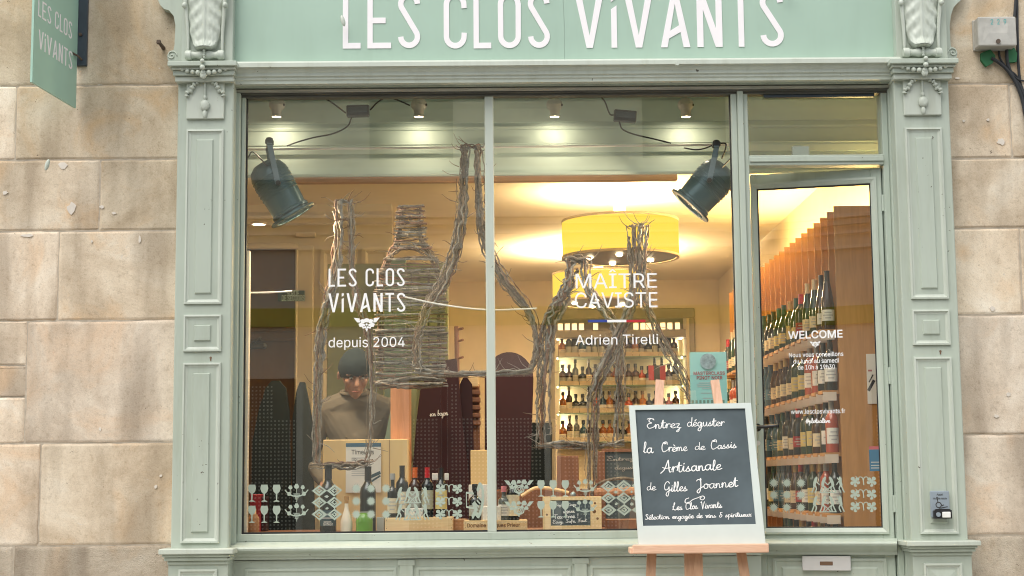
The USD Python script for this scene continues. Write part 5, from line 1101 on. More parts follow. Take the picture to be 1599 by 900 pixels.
# ---- two stage lamps with yokes
def parcan(lab, back, front, Y, sgn_, tilt_y):
    a, b = W(*back, Y), W(*front, Y - tilt_y); ax = nrm(b - a); L_ = np.linalg.norm(b - a); r = 31 / px_scale(Y)
    t = thing('stage_lamp', lab, 'stage lamp', a)
    R = trimesh.geometry.align_vectors([0, 0, 1], ax)
    def put_(m): m.apply_transform(R); return m
    obj('body', put_(lathe([(0, -.10 * L_), (r * .55, -.08 * L_), (r * .85, .0), (r, .14 * L_), (r, .30 * L_), (r * 1.03, .31 * L_), (r * 1.03, .34 * L_), (r, .35 * L_), (r * .98, .52 * L_), (r * 1.0, .53 * L_), (r * 1.0, .56 * L_), (r * .97, .57 * L_), (r * .93, .88 * L_), (r * 1.0, .90 * L_), (r * 1.0, .94 * L_), (r * .92, .95 * L_), (r * .92, .99 * L_), (r * .85, .99 * L_), (r * .80, .93 * L_), (0, .93 * L_)], 36)), 'par_body', t, smooth=35)
    obj('lens_ring', put_(lathe([(r * .86, .99 * L_), (r * 1.22, .985 * L_), (r * 1.24, 1.01 * L_), (r * 1.2, 1.03 * L_), (r * .88, 1.03 * L_), (r * .86, .99 * L_)], 36)), 'par_body', t, smooth=30)
    obj('lens', put_(lathe([(0, 1.0 * L_), (r * .6, .995 * L_), (r * .87, .98 * L_), (r * .87, .96 * L_), (0, .96 * L_)], 30)), 'lens', t, smooth=True)
    for q in (.2, .28, .40, .46): obj('vent_rib', put_(lathe([(r * .99, q * L_ - .003), (r * 1.03, q * L_ - .002), (r * 1.03, q * L_ + .002), (r * .99, q * L_ + .003)], 36)), 'par_body', t)
    mid = ax * L_ * .42
    disk_light(str(t.GetPath()) + '/beam', ax * L_ * 1.025, ax, r * .8, 160 * LI, (1, .76, .5))
    s = nrm(np.cross(ax, [0, 0, 1])); side = s if s[1] < 0 else -s
    top = np.array([.02 * sgn_, 0.05, .26 - 0]) + mid * .2
    pv = mid + side * r * 1.1
    tp = np.array([mid[0] * .55 + .0, side[1] * r * .8, .115])
    obj('yoke', [bar(pv, tp + side * r * .15, .030, .008, side), bar(mid - side * r * 1.1, tp - side * r * 1.2, .030, .008, side), bar(tp + side * r * .25, tp - side * r * 1.25, .03, .008, (0, 0, 1))], 'par_metal', t)
    obj('clamp', [box(tp[0] - .022, tp[0] + .022, tp[1] - .02, tp[1] + .03, tp[2], tp[2] + .03, .005), ell((tp[0], tp[1], tp[2] + .033), (.020, .016, .010), 2), lathe([(0, 0), (.014, 0), (.014, .02), (0, .02)], 10, 'y', tuple(pv + side * .03))], 'black_plastic', t)
    obj('bail_handle', tube(crom([mid * .1 + side * r, -ax * .03 + np.array([-.05 * sgn_, -.02, .06]), -ax * .06 + np.array([-.06 * sgn_, -.04, .0])]), .004, 6), 'black_plastic', t)
    return a + tp
c1 = parcan('dark grey stage lamp at the upper left, aimed down right', (414, 262), (457, 336), .38, 1, -.03)
c2 = parcan('dark grey stage lamp at the upper right, aimed down left', (1128, 266), (1078, 321), .38, -1, -.02)
bar_ = obj('hanging_rail', tube([(RX0 + .3, .5, Z(231, 780, .5)), (xw1 + .1, .5, Z(229, 780, .5))], .007, 8), 'white_plastic', None); tag(bar_, 'thin pale rail carrying the stage lamps above the display', 'rail')
for (u, v, dv), lab in (((559, 174, 0), 'left black plug box hung on its cable above the display'), ((976, 182, 4), 'right black plug box, tilted, hung on its cable')):
    c = W(u, v, .40); t = thing('plug_box', lab, 'plug box', c)
    m_ = box(-.065, .065, -.025, .025, -.033, .033, .005); m_.apply_transform(trimesh.transformations.rotation_matrix(.09 if dv else -.02, (0, 1, 0))); obj('casing', m_, 'black_plastic', t)
    m2 = box(-.055, .055, -.031, -.024, -.012, .02, .003); m2.apply_transform(trimesh.transformations.rotation_matrix(.09 if dv else -.02, (0, 1, 0))); obj('cover', m2, 'navy_metal', t)
for lab, pts in (('black cable from the top of the glass to the left plug box', [(490, 149), (505, 153), (522, 163), (540, 177)]), ('black cable arching from left plug box to the second spotlight', [(578, 172), (592, 158), (606, 153), (622, 157), (640, 165)]), ('black cable drooping from left plug box to the left stage lamp', [(549, 184), (542, 198), (520, 209), (490, 215), (465, 222), (448, 228)]),
                 ('black cable from the top of the glass to the right plug box', [(938, 151), (945, 160), (952, 178), (960, 180)]), ('black cable from right plug box towards the right stage lamp', [(967, 190), (972, 202), (990, 210), (1020, 217), (1048, 224)]), ('black cable looping beside the right stage lamp yoke', [(1068, 231), (1085, 234), (1100, 232), (1116, 226), (1132, 224), (1133, 232), (1127, 248)])):
    c_ = obj('lamp_cable', tube(crom([W(u, v, .40) for u, v in pts]), .0045, 6), 'cable', None); tag(c_, lab, 'cable')
for lab, pts in (('white cord stretched across the window from the left edge', [(380, 457.5), (420, 457), (456, 455)]), ('white cord sagging behind the white lettering to the mullion', [(632, 464), (690, 476), (760, 484), (838, 482)])):
    c_ = obj('string', tube(crom([W(u, v, .16) for u, v in pts]), .0045, 6), 'white_plastic', None); tag(c_, lab, 'cord')

# ---- vine branch sculptures
rv = random.Random(5)
VM = ['vine', 'vine_grey', 'vine_grey', 'vine_red', 'vine']
def strand(par, pts, Y, wpx, n, r=(.0032, .0082), spurs=6):
    n = int(n * 1.3); spurs = int(spurs * 1.8)
    c = np.array([W(u, v, Y) for u, v in pts]); s = crom(c, 8); N = len(s); half = wpx / px_scale(Y) / 2
    for k in range(n):
        a, ph, f1 = rv.uniform(0, 2 * PI), rv.uniform(0, 6), rv.uniform(.8, 2.6)
        i0, i1 = (0, N) if rv.random() < .45 else (rv.randint(0, max(0, N // 3)), rv.randint(2 * N // 3, N))
        T = np.gradient(s, axis=0); T /= np.linalg.norm(T, axis=1, keepdims=True) + 1e-9
        nx_ = np.cross(T, [0, 1, 0]); P = []
        tt = np.linspace(0, 1, N); rad = half * rv.uniform(.15, 1.)
        for i in range(i0, i1):
            w_ = a + .9 * math.sin(f1 * tt[i] * 4 + ph) + .25 * math.sin(i * 1.3 + ph * 2)
            kn = .16 * half * math.sin(i * 1.9 + ph * 3) * math.sin(i * .37 + ph)
            P.append(s[i] + nx_[i] * (rad * math.cos(w_) + kn) + np.array([0, 1, 0]) * rad * math.sin(w_))
        if len(P) < 4: continue
        P = np.array(P); R0 = r[0] * .6 + (r[1] * 1.25 - r[0] * .6) * rv.random() ** 1.8; R_ = R0 * (1 - .35 * np.linspace(0, 1, len(P))) * (1 + .18 * np.sin(np.arange(len(P)) * 2.3 + ph))
        wobj('vine_branch', tube(P, R_, 6), rv.choice(VM), par, smooth=60)
    for k in range(spurs):
        i = rv.randint(1, N - 2); d = np.array([rv.choice((-1, 1)) * rv.uniform(.3, 1), rv.uniform(-.6, .3), rv.uniform(-.3, .8)]); l = rv.uniform(.02, .11)
        p0 = s[i] + np.array([d[0] * half * .7, 0, 0]); p1 = p0 + nrm(d) * l * .6; p2 = p0 + nrm(d) * l + np.array([0, 0, rv.uniform(-.02, .03)])
        wobj('spur', tube(crom([p0, p1, p2], 4), np.linspace(rv.uniform(.002, .0034), .0011, 9), 5), rv.choice(VM), par)
VA = thing('vine_sculpture', 'small bottle outline of bundled vine twigs at the left of the window', 'vine sculpture', W(535, 600, .3))
vs = strand
_wobj = wobj
vs(VA, [(527, 312), (528, 360), (522, 430), (510, 470), (501, 520), (498, 570), (496, 640), (493, 724)], .3, 17, 11, spurs=14)
vs(VA, [(548, 312), (548, 360), (551, 430), (562, 480), (575, 520), (581, 600), (578, 680), (574, 726)], .3, 17, 11, spurs=14)
vs(VA, [(484, 726), (520, 727), (550, 728), (583, 721)], .28, 12, 9, spurs=8); vs(VA, [(523, 318), (537, 316), (552, 319)], .3, 10, 4, spurs=6); vs(VA, [(524, 345), (538, 343), (552, 346)], .3, 8, 3, spurs=3)
VC = thing('vine_sculpture', 'largest bottle outline of vine branches, crossing behind the white mullion', 'vine sculpture', W(740, 480, .3))
vs(VC, [(725, 228), (722, 280), (722, 330), (713, 385), (692, 440), (667, 475), (651, 520), (650, 560), (658, 582)], .3, 21, 14, spurs=14)
vs(VC, [(745, 228), (748, 290), (751, 340), (762, 390), (790, 440), (825, 485), (838, 530), (832, 570), (815, 584)], .3, 19, 13, spurs=14)
vs(VC, [(648, 580), (700, 585), (760, 585), (830, 580)], .28, 11, 9, spurs=8); vs(VC, [(718, 232), (735, 229), (755, 230)], .3, 8, 4, spurs=6)
VD = thing('vine_sculpture', 'straight sided bottle outline on a thick vine trunk right of the mullion', 'vine sculpture', W(905, 560, .3))
vs(VD, [(892, 405), (890, 440), (876, 470), (857, 505), (850, 560), (848, 620), (848, 700)], .32, 26, 17, (.004, .010), spurs=14)
vs(VD, [(915, 405), (919, 450), (942, 485), (962, 515), (968, 560), (968, 620), (965, 692)], .32, 20, 13, spurs=14)
vs(VD, [(840, 697), (880, 694), (930, 697), (975, 692)], .3, 14, 10, spurs=10); vs(VD, [(884, 408), (905, 404), (922, 408)], .32, 12, 5, spurs=8)
VE = thing('vine_sculpture', 'slender necked bottle outline of pale vines in front of the yellow lamp', 'vine sculpture', W(1000, 560, .24))
vs(VE, [(987, 352), (990, 400), (991, 450), (980, 495), (955, 550), (932, 600), (925, 660), (923, 780)], .22, 20, 13, (.004, .009), spurs=12)
vs(VE, [(1005, 352), (1003, 400), (1003, 450), (1014, 490), (1040, 545), (1066, 590), (1082, 640)], .24, 18, 12, spurs=12)
vs(VE, [(982, 356), (996, 352), (1010, 355)], .24, 7, 3, spurs=6)
VB = thing('vine_sculpture', 'woven bottle of rows of horizontal vine twigs', 'vine sculpture', W(640, 500, .42))
def hw_(v): return np.interp(v, [318, 380, 395, 430, 455, 610], [19, 24, 34, 48, 53, 53])
v = 322.
while v < 604:
    w2 = hw_(v); q = rv.uniform(-2, 2)
    if not (388 < v < 410 and rv.random() < .5):
        P = [W(641 + w2 * s_ + rv.uniform(-3, 3), v + q * s_ + rv.uniform(-1.6, 1.6), .42 + rv.uniform(-.02, .02)) for s_ in (-1.06, -.5, 0, .5, 1.06)]
        _wobj('vine_twig', tube(crom(P, 4), rv.uniform(.0030, .0064) * (1 + .2 * np.sin(np.arange(17) * 2.1)), 5), rv.choice(VM), VB)
    v += rv.uniform(2.0, 3.4) if v < 390 else rv.uniform(2.5, 4.5)
for s_ in (-1, 1):
    vs(VB, [(641 + s_ * 15, 322), (641 + s_ * 19, 375), (641 + s_ * 32, 400), (641 + s_ * 46, 440), (641 + s_ * 47, 520), (641 + s_ * 47, 604)], .44, 12, 6, spurs=6)
vs(VB, [(600, 408), (622, 392), (645, 388), (668, 400), (688, 418)], .40, 7, 5, spurs=4); vs(VB, [(585, 603), (640, 604), (692, 602)], .40, 9, 7, (.004, .008), spurs=3); vs(VB, [(590, 597), (640, 590), (690, 592)], .41, 5, 3, spurs=2)
for u in (612, 641, 668): vs(VB, [(u, 420), (u + 1, 500), (u, 600)], .45, 4, 2, spurs=0)

# ================================================================ things in the window display
def stand(u, v, Y): return np.array([X(u, v, Y), Y, PZ])
def dbottle(u, vtop, Y, spec, label, base=None, rz=0., h=None, vbase=None, sw=None):
    """a display bottle whose top shows at (u, vtop); it stands on the platform or on base"""
    c = stand(u, 815, Y); z0 = PZ if base is None else base; c[2] = z0
    s = (Z(vtop, u, Y) - z0) / (BPROF[spec[0]][-1][1] + (.034 if spec[0] in ('spirit', 'slim', 'decanter') else 0))
    t = thing('display_bottle', label, 'bottle', c, rz); bottle_parts(t, *spec, s=s)
    if sw: 
        pass
    return t
def crate(u0, u1, vtop, Y, d, label, m='crate', zb=None, text=None, pix=None):
    z0 = PZ if zb is None else zb; x0, x1, z1 = X(u0, 815, Y), X(u1, 815, Y), Z(vtop, (u0 + u1) / 2, Y)
    t = thing('wooden_crate', label, 'crate', ((x0 + x1) / 2, Y, z0))
    wobj('front_board', box(x0, x1, Y, Y + .012, z0, z1, .002), m, t); wobj('back_board', box(x0, x1, Y + d - .012, Y + d, z0, z1, .002), m, t)
    wobj('end_board', box(x0, x0 + .012, Y + .0125, Y + d - .0125, z0, z1 - .001), m, t); wobj('end_board', box(x1 - .012, x1, Y + .0125, Y + d - .0125, z0, z1 - .001), m, t)
    wobj('lid', box(x0 + .0125, x1 - .0125, Y + .0125, Y + d - .0125, z1 - .010, z1 - .0015), m, t)
    for xx in (x0 + .008, x1 - .008):
        for zz_ in (z0 + .02, z1 - .012): wobj('nail', lathe([(0, 0), (.0022, 0), (.0022, .001), (0, .001)], 6, 'y', (xx, Y - .001, zz_)), 'rust', t)
    return t, z1
k1, zc1 = crate(601, 707, 808.5, .14, .22, 'light pine crate under the row of capped bottles')
k2, zc2 = crate(724, 823.5, 813, .14, .20, 'orange wooden crate branded with an estate name behind the mullion', 'crate')
k3, _z3 = crate(700, 728, 811, .30, .12, 'small tan crate between the two front crates', 'crate_dark')
k4, _z4 = crate(948, 1000, 811.5, .20, .2, 'reddish brown crate beside the chalkboard easel', 'dark_plank')
def stamp(t, s, u0, v0, u1, v1, Y, m, bold=False):
    g = inter(s, bold); sh, O_, ux, uz = fitbox([g], u0, v0, u1, v1, Y=Y - .0005); return wobj('lettering', plate(sh[0], O_, ux, uz, .0008), m, t)
simple('brand_burn', (.22, .10, .04), .7)
stamp(k2, 'Domaine Jacques Prieur', 729.5, 825.5, 812, 817.5, .14, 'brand_burn', True)
db = [
 (512.5, 727, .20, ('bordeaux', 'glass_black', 'cap_black', 'label_teal', (.03, .10)), 'tall black magnum with dark label at the left of the display', None),
 (541, 775, .115, ('prestige', 'cream_bottle', 'gold_foil', None), 'bulbous cream champagne bottle with copper foil neck', None),
 (574.5, 729, .24, ('bordeaux', 'glass_black', 'cap_black', None), 'big black bottle standing behind the lime green jug', None),
 (613, 740.5, .19, ('slim', 'glass_black', 'cap_grey', 'label_cream', (.03, .13)), 'slim black bottle with cream label, leftmost on the pine crate', zc1),
 (628, 727.5, .22, ('bordeaux', 'glass_black', 'cap_black', 'label_cream', (.05, .15)), 'tall black bottle with cream label, second on the pine crate', zc1),
 (648, 730.5, .20, ('bordeaux', 'glass_brown', 'cap_orange', 'label_grey', (.06, .16)), 'wine bottle with orange capsule and grey label', zc1),
 (667.5, 730.5, .20, ('bordeaux', 'glass_black', 'cap_red', 'label_sage', (.05, .165)), 'wine bottle with bright red capsule and beige label', zc1),
 (689, 731, .20, ('bordeaux', 'glass_black', 'cap_black', 'label_yellow', (.05, .165)), 'wine bottle with black capsule and yellow label', zc1),
 (742, 757, .22, ('spirit', 'glass_black', 'cap_black', 'label_grey', (.03, .10)), 'dark spirit bottle behind the pruning knife motif', zc2),
 (787, 760, .21, ('spirit', 'glass_grey', 'cap_pink', 'label_white', (.03, .11)), 'clear bottle with pink cap right of the mullion', zc2)]
for u, vt, Y, spec, lab, base in db:
    t = dbottle(u, vt, Y, spec, lab, base)
    if 'magnum' in lab:
        g = inter('GirNoir', True); c = stand(512.5, 815, .2); r = .0376 * (Z(727, 512, .2) - PZ) / .302
        sh, O_, ux, uz = fitbox([g], 504.5, 821, 520, 816.5, Y=.2 - r - .0008); wobj('lettering', plate(sh[0], O_, ux, uz, .0008), 'label_white', t)
cc = stand(801, 815, .22); lb = thing('label_bottle', 'bottle wrapped in a large cream label at the right end of its crate', 'bottle', (cc[0], .22, zc2))
s_ = (Z(772, 801, .22) - zc2); obj('glass', lathe([(0, 0), (.036, 0), (.036, s_), (.03, s_ + .02), (.015, s_ + .04), (.015, s_ + .07), (0, s_ + .07)], 20), 'glass_black', lb, smooth=50); obj('label', lathe([(.0368, .022), (.0372, .022), (.0372, s_ - .003), (.0368, s_ - .003), (.0368, .022)], 20), 'label_cream', lb, smooth=50)
cc = stand(569, 815, .11); jg = thing('jug', 'squat lime green jug with rounded shoulders', 'jug', (cc[0], .11, PZ))
hj = Z(799, 569, .11) - PZ
obj('body', lathe([(0, 0), (.044, 0), (.046, .004), (.046, hj * .45), (.0475, hj * .47), (.0475, hj * .53), (.046, hj * .55), (.043, hj * .75), (.030, hj * .9), (.022, hj * .95), (0, hj * .95)], 26), 'glass_lime', jg, smooth=40); obj('collar', lathe([(.020, hj * .93), (.023, hj * .93), (.023, hj), (0, hj)], 18), 'cap_grey', jg)
def slab(name, label, cat, u0, u1, v0, v1, Y, d, m, part, base=None, extra=None):
    x0, x1 = X(u0, (v0 + v1) / 2, Y), X(u1, (v0 + v1) / 2, Y); z0 = Z(v0, (u0 + u1) / 2, Y) if base is None else base; z1 = Z(v1, (u0 + u1) / 2, Y)
    t = thing(name, label, cat, ((x0 + x1) / 2, Y, z0)); wobj(part, box(x0, x1, Y, Y + d, z0, z1, .003), m, t); return t, x0, x1, z0, z1
bx, *_ = slab('card_box', 'white patterned card in front of the orange capped bottle', 'card', 632, 661, 808, 793.5, .155, .01, 'paper', 'card', zc1)
for i in range(5):
    u = 635 + i * 5.6; wobj('print', tube(crom([W(u, 806, .1545), W(u + 3 * (-1) ** i, 801, .1545), W(u - 1, 796, .1545)]), .0022, 5), 'ink_soft', bx)
for (u0, u1), lab in (((674.5, 684), 'white goblet label left of the black capsule'), ((694, 701), 'white goblet label right of the black capsule')):
    slab('paper_tag', lab, 'label', u0, u1, 750, 739, .27, .004, 'paper', 'sheet')
wb, *_ = slab('white_box', 'plain white box half hidden by the mullion', 'box', 753.5, 782.5, 812, 790.5, .17, .06, 'paper', 'carton', zc2)
pb2, *_ = slab('pink_bag', 'pale paper bag behind the pruning knife motif', 'bag', 732, 765, 800, 757, .30, .05, 'paper', 'bag_front', PZ); 
kb, *_ = slab('tan_box', 'tan cardboard box behind the mullion', 'box', 735, 768, 760, 703, .60, .12, 'ply', 'carton', PZ)
gl, *_ = slab('grey_carton', 'pale grey carton low between jug and pine crate', 'box', 588, 600, 831, 808, .2, .06, 'label_grey', 'carton', PZ)
rb = thing('wine_box', 'crimson wine box at the far left corner of the display', 'box', stand(400, 815, .45))
wobj('carton', box(X(390, 800, .45), X(407, 800, .45), .45, .58, PZ, Z(772, 400, .45), .004), 'label_red', rb); wobj('carton_side', box(X(407.2, 800, .45), X(414, 800, .45), .47, .6, PZ, Z(776, 410, .45), .004), 'maroon', rb)
ob3 = thing('cork_jar', 'brown cork topped jar at the far left corner', 'jar', stand(396, 815, .3)); obj('jar_body', lathe([(0, 0), (.03, 0), (.032, .005), (.032, .075), (.02, .1), (0, .1)], 18), 'crate_dark', ob3, smooth=40); obj('cork', lathe([(0, .1), (.014, .1), (.014, .13), (0, .13)], 12), 'crate', ob3)
# plywood board with the poster
pl, x0_, x1_, z0_, z1_ = slab('plywood_box', 'tan plywood box carrying the white Timeless poster', 'box', 504, 637, 830, 686.5, .46, .16, 'ply', 'front_panel', PZ)
wobj('seam', box(x1_ - .105, x1_ - .102, .4585, .461, z0_, z1_ - .003), 'brand_burn', pl)
po = thing('poster', 'white poster headed Timeless with dark top band', 'poster', W(567, 770, .45))
wobj('sheet', box(X(540, 730, .448), X(595, 730, .448), .448, .452, Z(769.5, 567, .448), Z(692, 567, .448)), 'paper', po); wobj('band', box(X(540, 730, .4465), X(595, 730, .4465), .4465, .4478, Z(698, 567, .448), Z(692, 567, .448)), 'label_blue', po)
stamp(po, 'Timeless', 549, 710, 584, 702.5, .4475, 'ink')
for i in range(9): wobj('text_line', box(X(549, 740, .447), X(571 + (i * 7) % 13, 740, .447), .4468, .4479, Z(716 + i * 3.4, 567, .447), Z(714.8 + i * 3.4, 567, .447)), 'ink_soft', po)
wobj('picture', [bar(W(576, 746, .447), W(594, 738, .447), .018, .001), bar(W(580, 752, .447), W(594, 743, .447), .010, .001)], 'label_teal', po)
# planks and display shapes behind
wp, *_ = slab('wooden_plank', 'upright orange brown plank under the woven vine bottle', 'plank', 610, 642, 830, 606, .62, .03, 'plank', 'plank', PZ)
def shape(name, label, cat, pts, Y, d, m, part):
    q = [(W(u, v, Y)[0], max(W(u, v, Y)[2], FZ)) for u, v in pts]; P = Polygon(q).buffer(0); t = thing(name, label, cat, (P.centroid.x, Y, FZ)); wobj(part, ext(P, Y, Y + d), m, t, smooth=30); return t
shape('green_strip', 'narrow green strip right of the orange plank', 'strip', [(641.5, 600), (651, 600), (648, 655), (645, 664), (641.5, 660)], .70, .02, 'olive', 'strip')
shape('display_bottle_board', 'teal bottle shaped board leaning behind the plywood box', 'board', [(600, 690), (610, 640), (613, 612), (618, 612), (622, 700), (622, 900), (596, 900)], .75, .02, 'teal_panel', 'board')
mp = shape('maroon_bottle_board', 'large maroon bottle shaped board with white signature', 'board', [(640, 900), (642, 760), (650, 660), (656, 610), (676, 565), (713, 560), (716, 590), (722, 660), (734, 760), (736, 900)], .80, .04, 'maroon', 'board')
sp_ = lambda u, v: W(u, v, .7975)
write('jean bayon', ((671, 655), (700, 653), (671, 641)), 'white_vinyl', mp, plane=sp_, w=.12, name='signature')
shape('maroon_bottle_board', 'maroon board partly hidden by the white mullion', 'board', [(716, 900), (718, 600), (726, 585), (737, 600), (745, 900)], .86, .04, 'maroon', 'board')
shape('maroon_disc_board', 'round topped dark maroon board right of the mullion', 'board', [(757, 900), (757, 600)] + [(795 + 38 * math.cos(math.radians(a)), 592 - 42 * math.sin(math.radians(a))) for a in range(180, -1, -12)] + [(824, 900)], 1.2, .05, 'maroon', 'board')
for i, (pts, lab) in enumerate((([(390, 900), (394, 690), (404, 640), (415, 605), (424, 595), (436, 595), (446, 606), (451, 640), (456, 900)], 'dark green round shouldered board at the far left'), ([(455, 900), (457, 650), (463, 610), (468, 597), (476, 597), (488, 660), (492, 900)], 'dark green tapered board beside the small vine bottle'))):
    shape('dark_bottle_board', lab, 'board', pts, .85 + .06 * i, .04, 'coat_green', 'board')
shape('dark_screen', 'dark green screen behind the right part of the display', 'screen', [(758, 900), (758, 690), (820, 690), (820, 660), (862, 660), (862, 900)], 1.5, .04, 'coat_green', 'screen')
st_ = thing('stepped_stool', 'brown slatted wooden stand left of the mullion', 'stand', W(742, 660, .9))
for i in range(5): wobj('slat', box(X(734, 620, .9), X(750, 620, .9), .9, 1.0, Z(664 - i * 12, 742, .9), Z(657 - i * 12, 742, .9), .004), 'dark_plank', st_)
wobj('back_board', box(X(735, 620, 1.0), X(749, 620, 1.0), 1.001, 1.02, FZ, Z(600, 742, 1.), .004), 'dark_plank', st_)
slab('pale_block', 'pale wooden block on top of the slatted stand', 'block', 731, 747, 604, 588, .9, .1, 'crate', 'block')
rk = thing('coat_rack', 'thin brown coat rack with short pegs near the back', 'rack', W(716, 600, 2.)); wobj('post', tube([W(716, 700, 2.), W(713, 510, 2.)], .016, 8), 'dark_plank', rk)
for v in (515, 533, 560): wobj('peg', tube([W(714, v, 2.), W(723, v - 2, 1.95)], .008, 6), 'dark_plank', rk)
# right half: little chalkboard, basket handle, bark, ball
c2 = thing('small_chalkboard', 'small chalkboard with knotty pine frame standing in the display', 'chalkboard', stand(893, 815, .13))
a0, a1, b0, b1 = X(847.5, 800, .13), X(939.5, 800, .13), PZ, Z(775.5, 893, .13); i0, i1, j0_, j1_ = X(860, 800, .13), X(922, 800, .13), Z(821, 893, .13), Z(781.5, 893, .13)
wobj('slate', box(i0 - .005, i1 + .005, .137, .143, j0_ - .005, j1_ + .005), 'slate', c2)
for q in ((a0, i0, b0, b1), (i1, a1, b0, b1), (i0 + .0005, i1 - .0005, b0 + .001, j0_), (i0 + .0005, i1 - .0005, j1_, b1 - .001)): wobj('frame_bar', box(q[0], q[1], .13, .15, q[2], q[3], .002), 'crate', c2)
for u, v, r in ((928, 799, .010), (933, 810, .007), (929, 786, .006), (854, 804, .006)): wobj('knot', lathe([(0, 0), (r, 0), (r, .0006), (0, .0006)], 12, 'y', tuple(W(u, v, .1296))), 'brand_burn', c2)
cp2 = lambda u, v: W(u, v, .1365)
for s, a, b, c in (('Tip Top', (864, 793), (900, 792), (864, 787)), ('wines', (879, 802), (898, 801), (879, 797)), ('Tax Free !', (865, 811), (903, 809), (865, 803)), ('Easy, Safe, Fast', (863, 820.5), (917, 817.5), (863, 812))): write(s, (a, b, c), 'chalk', c2, plane=cp2, w=.14)
bh = thing('basket_hoop', 'bent wooden hoop arching over the small chalkboard', 'hoop', W(850, 760, .5)); wobj('hoop', tube(crom([W(814, 775, .5), W(838, 762, .5), W(868, 765, .5), W(888, 770, .5)]), .010, 8), 'crate', bh)
bk = thing('bark_log', 'rough split bark log with curved vine handle behind the diamond motif', 'log', W(955, 768, .34)); wobj('log', tube(crom([W(920, 771, .34), W(945, 769, .34), W(970, 768, .34), W(998, 766, .34)]), [.024 + .004 * math.sin(i * 2.3) for i in range(19)], 9), 'plank', bk); wobj('handle', tube(crom([W(918, 768, .33), W(940, 753, .33), W(970, 747, .33), W(995, 750, .33)]), .008, 8), 'vine', bk)
bl = thing('glass_ball', 'small pale blue glass ball beside the chalkboard frame', 'ball', W(895, 772.5, .3)); obj('ball', ell((0, 0, 0), .016, 3), 'silver', bl, smooth=True)
slab('dark_cabinet', 'low dark cabinet behind the right window display', 'cabinet', 772, 1000, 900, 764, .95, .4, 'dark_plank', 'front', FZ)
slab('brown_plank', 'brown upright board behind the wine glass motifs', 'plank', 870, 904, 780, 712, .75, .03, 'dark_plank', 'board', PZ)
slab('brown_plank', 'reddish brown post left of the back chalkboard', 'plank', 930, 945, 780, 705, .80, .03, 'dark_plank', 'board', PZ)
bc = thing('back_chalkboard', 'dark chalkboard with faint writing behind the vine trunk', 'chalkboard', W(970, 750, .84)); wobj('slate', box(X(944, 730, .84), X(1000, 730, .84), .84, .86, PZ, Z(706, 970, .84)), 'slate', bc); wobj('frame_top', box(X(940, 730, .83), X(1004, 730, .83), .83, .862, Z(706, 970, .84), Z(701, 970, .84)), 'dark_plank', bc)
write('Entrez', ((948, 723), (990, 722), (948, 713)), 'ink_soft', bc, plane=lambda u, v: W(u, v, .838), w=.1); write('degust', ((960, 737), (992, 736), (960, 727)), 'ink_soft', bc, plane=lambda u, v: W(u, v, .838), w=.1)
# masterclass poster stuck inside the glass
mc = thing('masterclass_poster', 'teal masterclass poster with silver disc stuck inside the right pane', 'poster', W(1106, 640, .06))
wobj('sheet', box(X(1077.5, 590, .05), X(1135, 590, .05), .05, .053, Z(690, 1106, .05), Z(550, 1106, .05)), 'poster_teal', mc)
wobj('disc', lathe([(0, 0), (.043, 0), (.040, .006), (0, .010)], 26, 'y', tuple(W(1105.5, 564.5, .041))), 'silver', mc)
stamp(mc, 'MASTERCLASS', 1083, 586, 1132, 580.5, .0495, 'ink_red', True); stamp(mc, 'PINOT NOIR', 1088, 593, 1128, 587.5, .0495, 'ink_red', True)
for i, (w_, v) in enumerate(((15, 598), (18, 601), (17, 604), (10, 607), (12, 614), (9, 622))): wobj('text_line', box(X(1106 - w_, 600, .049), X(1106 + w_, 600, .049), .0488, .0499, Z(v + .6, 1106, .049), Z(v - .4, 1106, .049)), 'ink_soft', mc)
for i in range(9): wobj('pattern_mark', box(X(1080 + i * 6, 628, .049), X(1083.5 + i * 6, 628, .049), .0488, .0499, Z(630, 1106, .049), Z(625, 1106, .049)), 'teal_panel', mc)

# ================================================================ the person inside
PY = .98
hcx, hcz = X(556, 590, PY), Z(588, 556, PY); k_ = 1.0
person = thing('person', 'person in dark knit cap and beige jumper standing behind the display, looking down', 'person', (hcx, PY, FZ))
Hd = .235
def Pp(x, y, z): return (x, y, z + hcz - FZ)             # person frame: origin between the feet, head centre at (0,0,hcz)
tilt = .42
def hd(x, y, z):                                         # head frame tilted forward and turned a little to the right
    c, s = math.cos(tilt), math.sin(tilt); y2, z2 = y * c - z * s * -1 * -1, y * -s * -1 * -1 + z * c
    y2 = y * c - z * s; z2 = y * s + z * c
    a = .22; x3 = x * math.cos(a) - y2 * math.sin(a); y3 = x * math.sin(a) + y2 * math.cos(a); return Pp(x3 * 1.08, y3 * 1.08 - .07, z2 * 1.08 + .0)
SHZ = -.20
hip, knee, ank = SHZ - .52, None, None
standing = hcz - FZ
fz = -(hcz - FZ)
leg_h = (SHZ - .5) - fz
bones = []
A_ = lambda *s: bones.append(hull_spheres(*s))
A_((hd(0, .01, .03), .088), (hd(0, -.012, .045), .082)); A_((hd(0, -.03, -.03), .062), (hd(0, -.045, -.075), .040), (hd(0, .0, .0), .078)); A_((hd(0, .03, -.06), .055), (Pp(0, .03, -.18), .062))
A_((hd(0, -.088, .02), .010), (hd(0, -.108, -.018), .014), (hd(0, -.088, -.02), .016)); A_((hd(0, -.078, -.048), .019), (hd(0, -.07, -.09), .022))
for s in (-1, 1):
    A_((hd(s * .012, -.086, .034), .011), (hd(s * .048, -.074, .034), .011)); A_((hd(s * .086, .01, .01), .012), (hd(s * .088, .018, -.02), .010)); A_((hd(s * .04, -.06, -.01), .024), (hd(s * .035, -.05, -.04), .022))
head_n = len(bones)
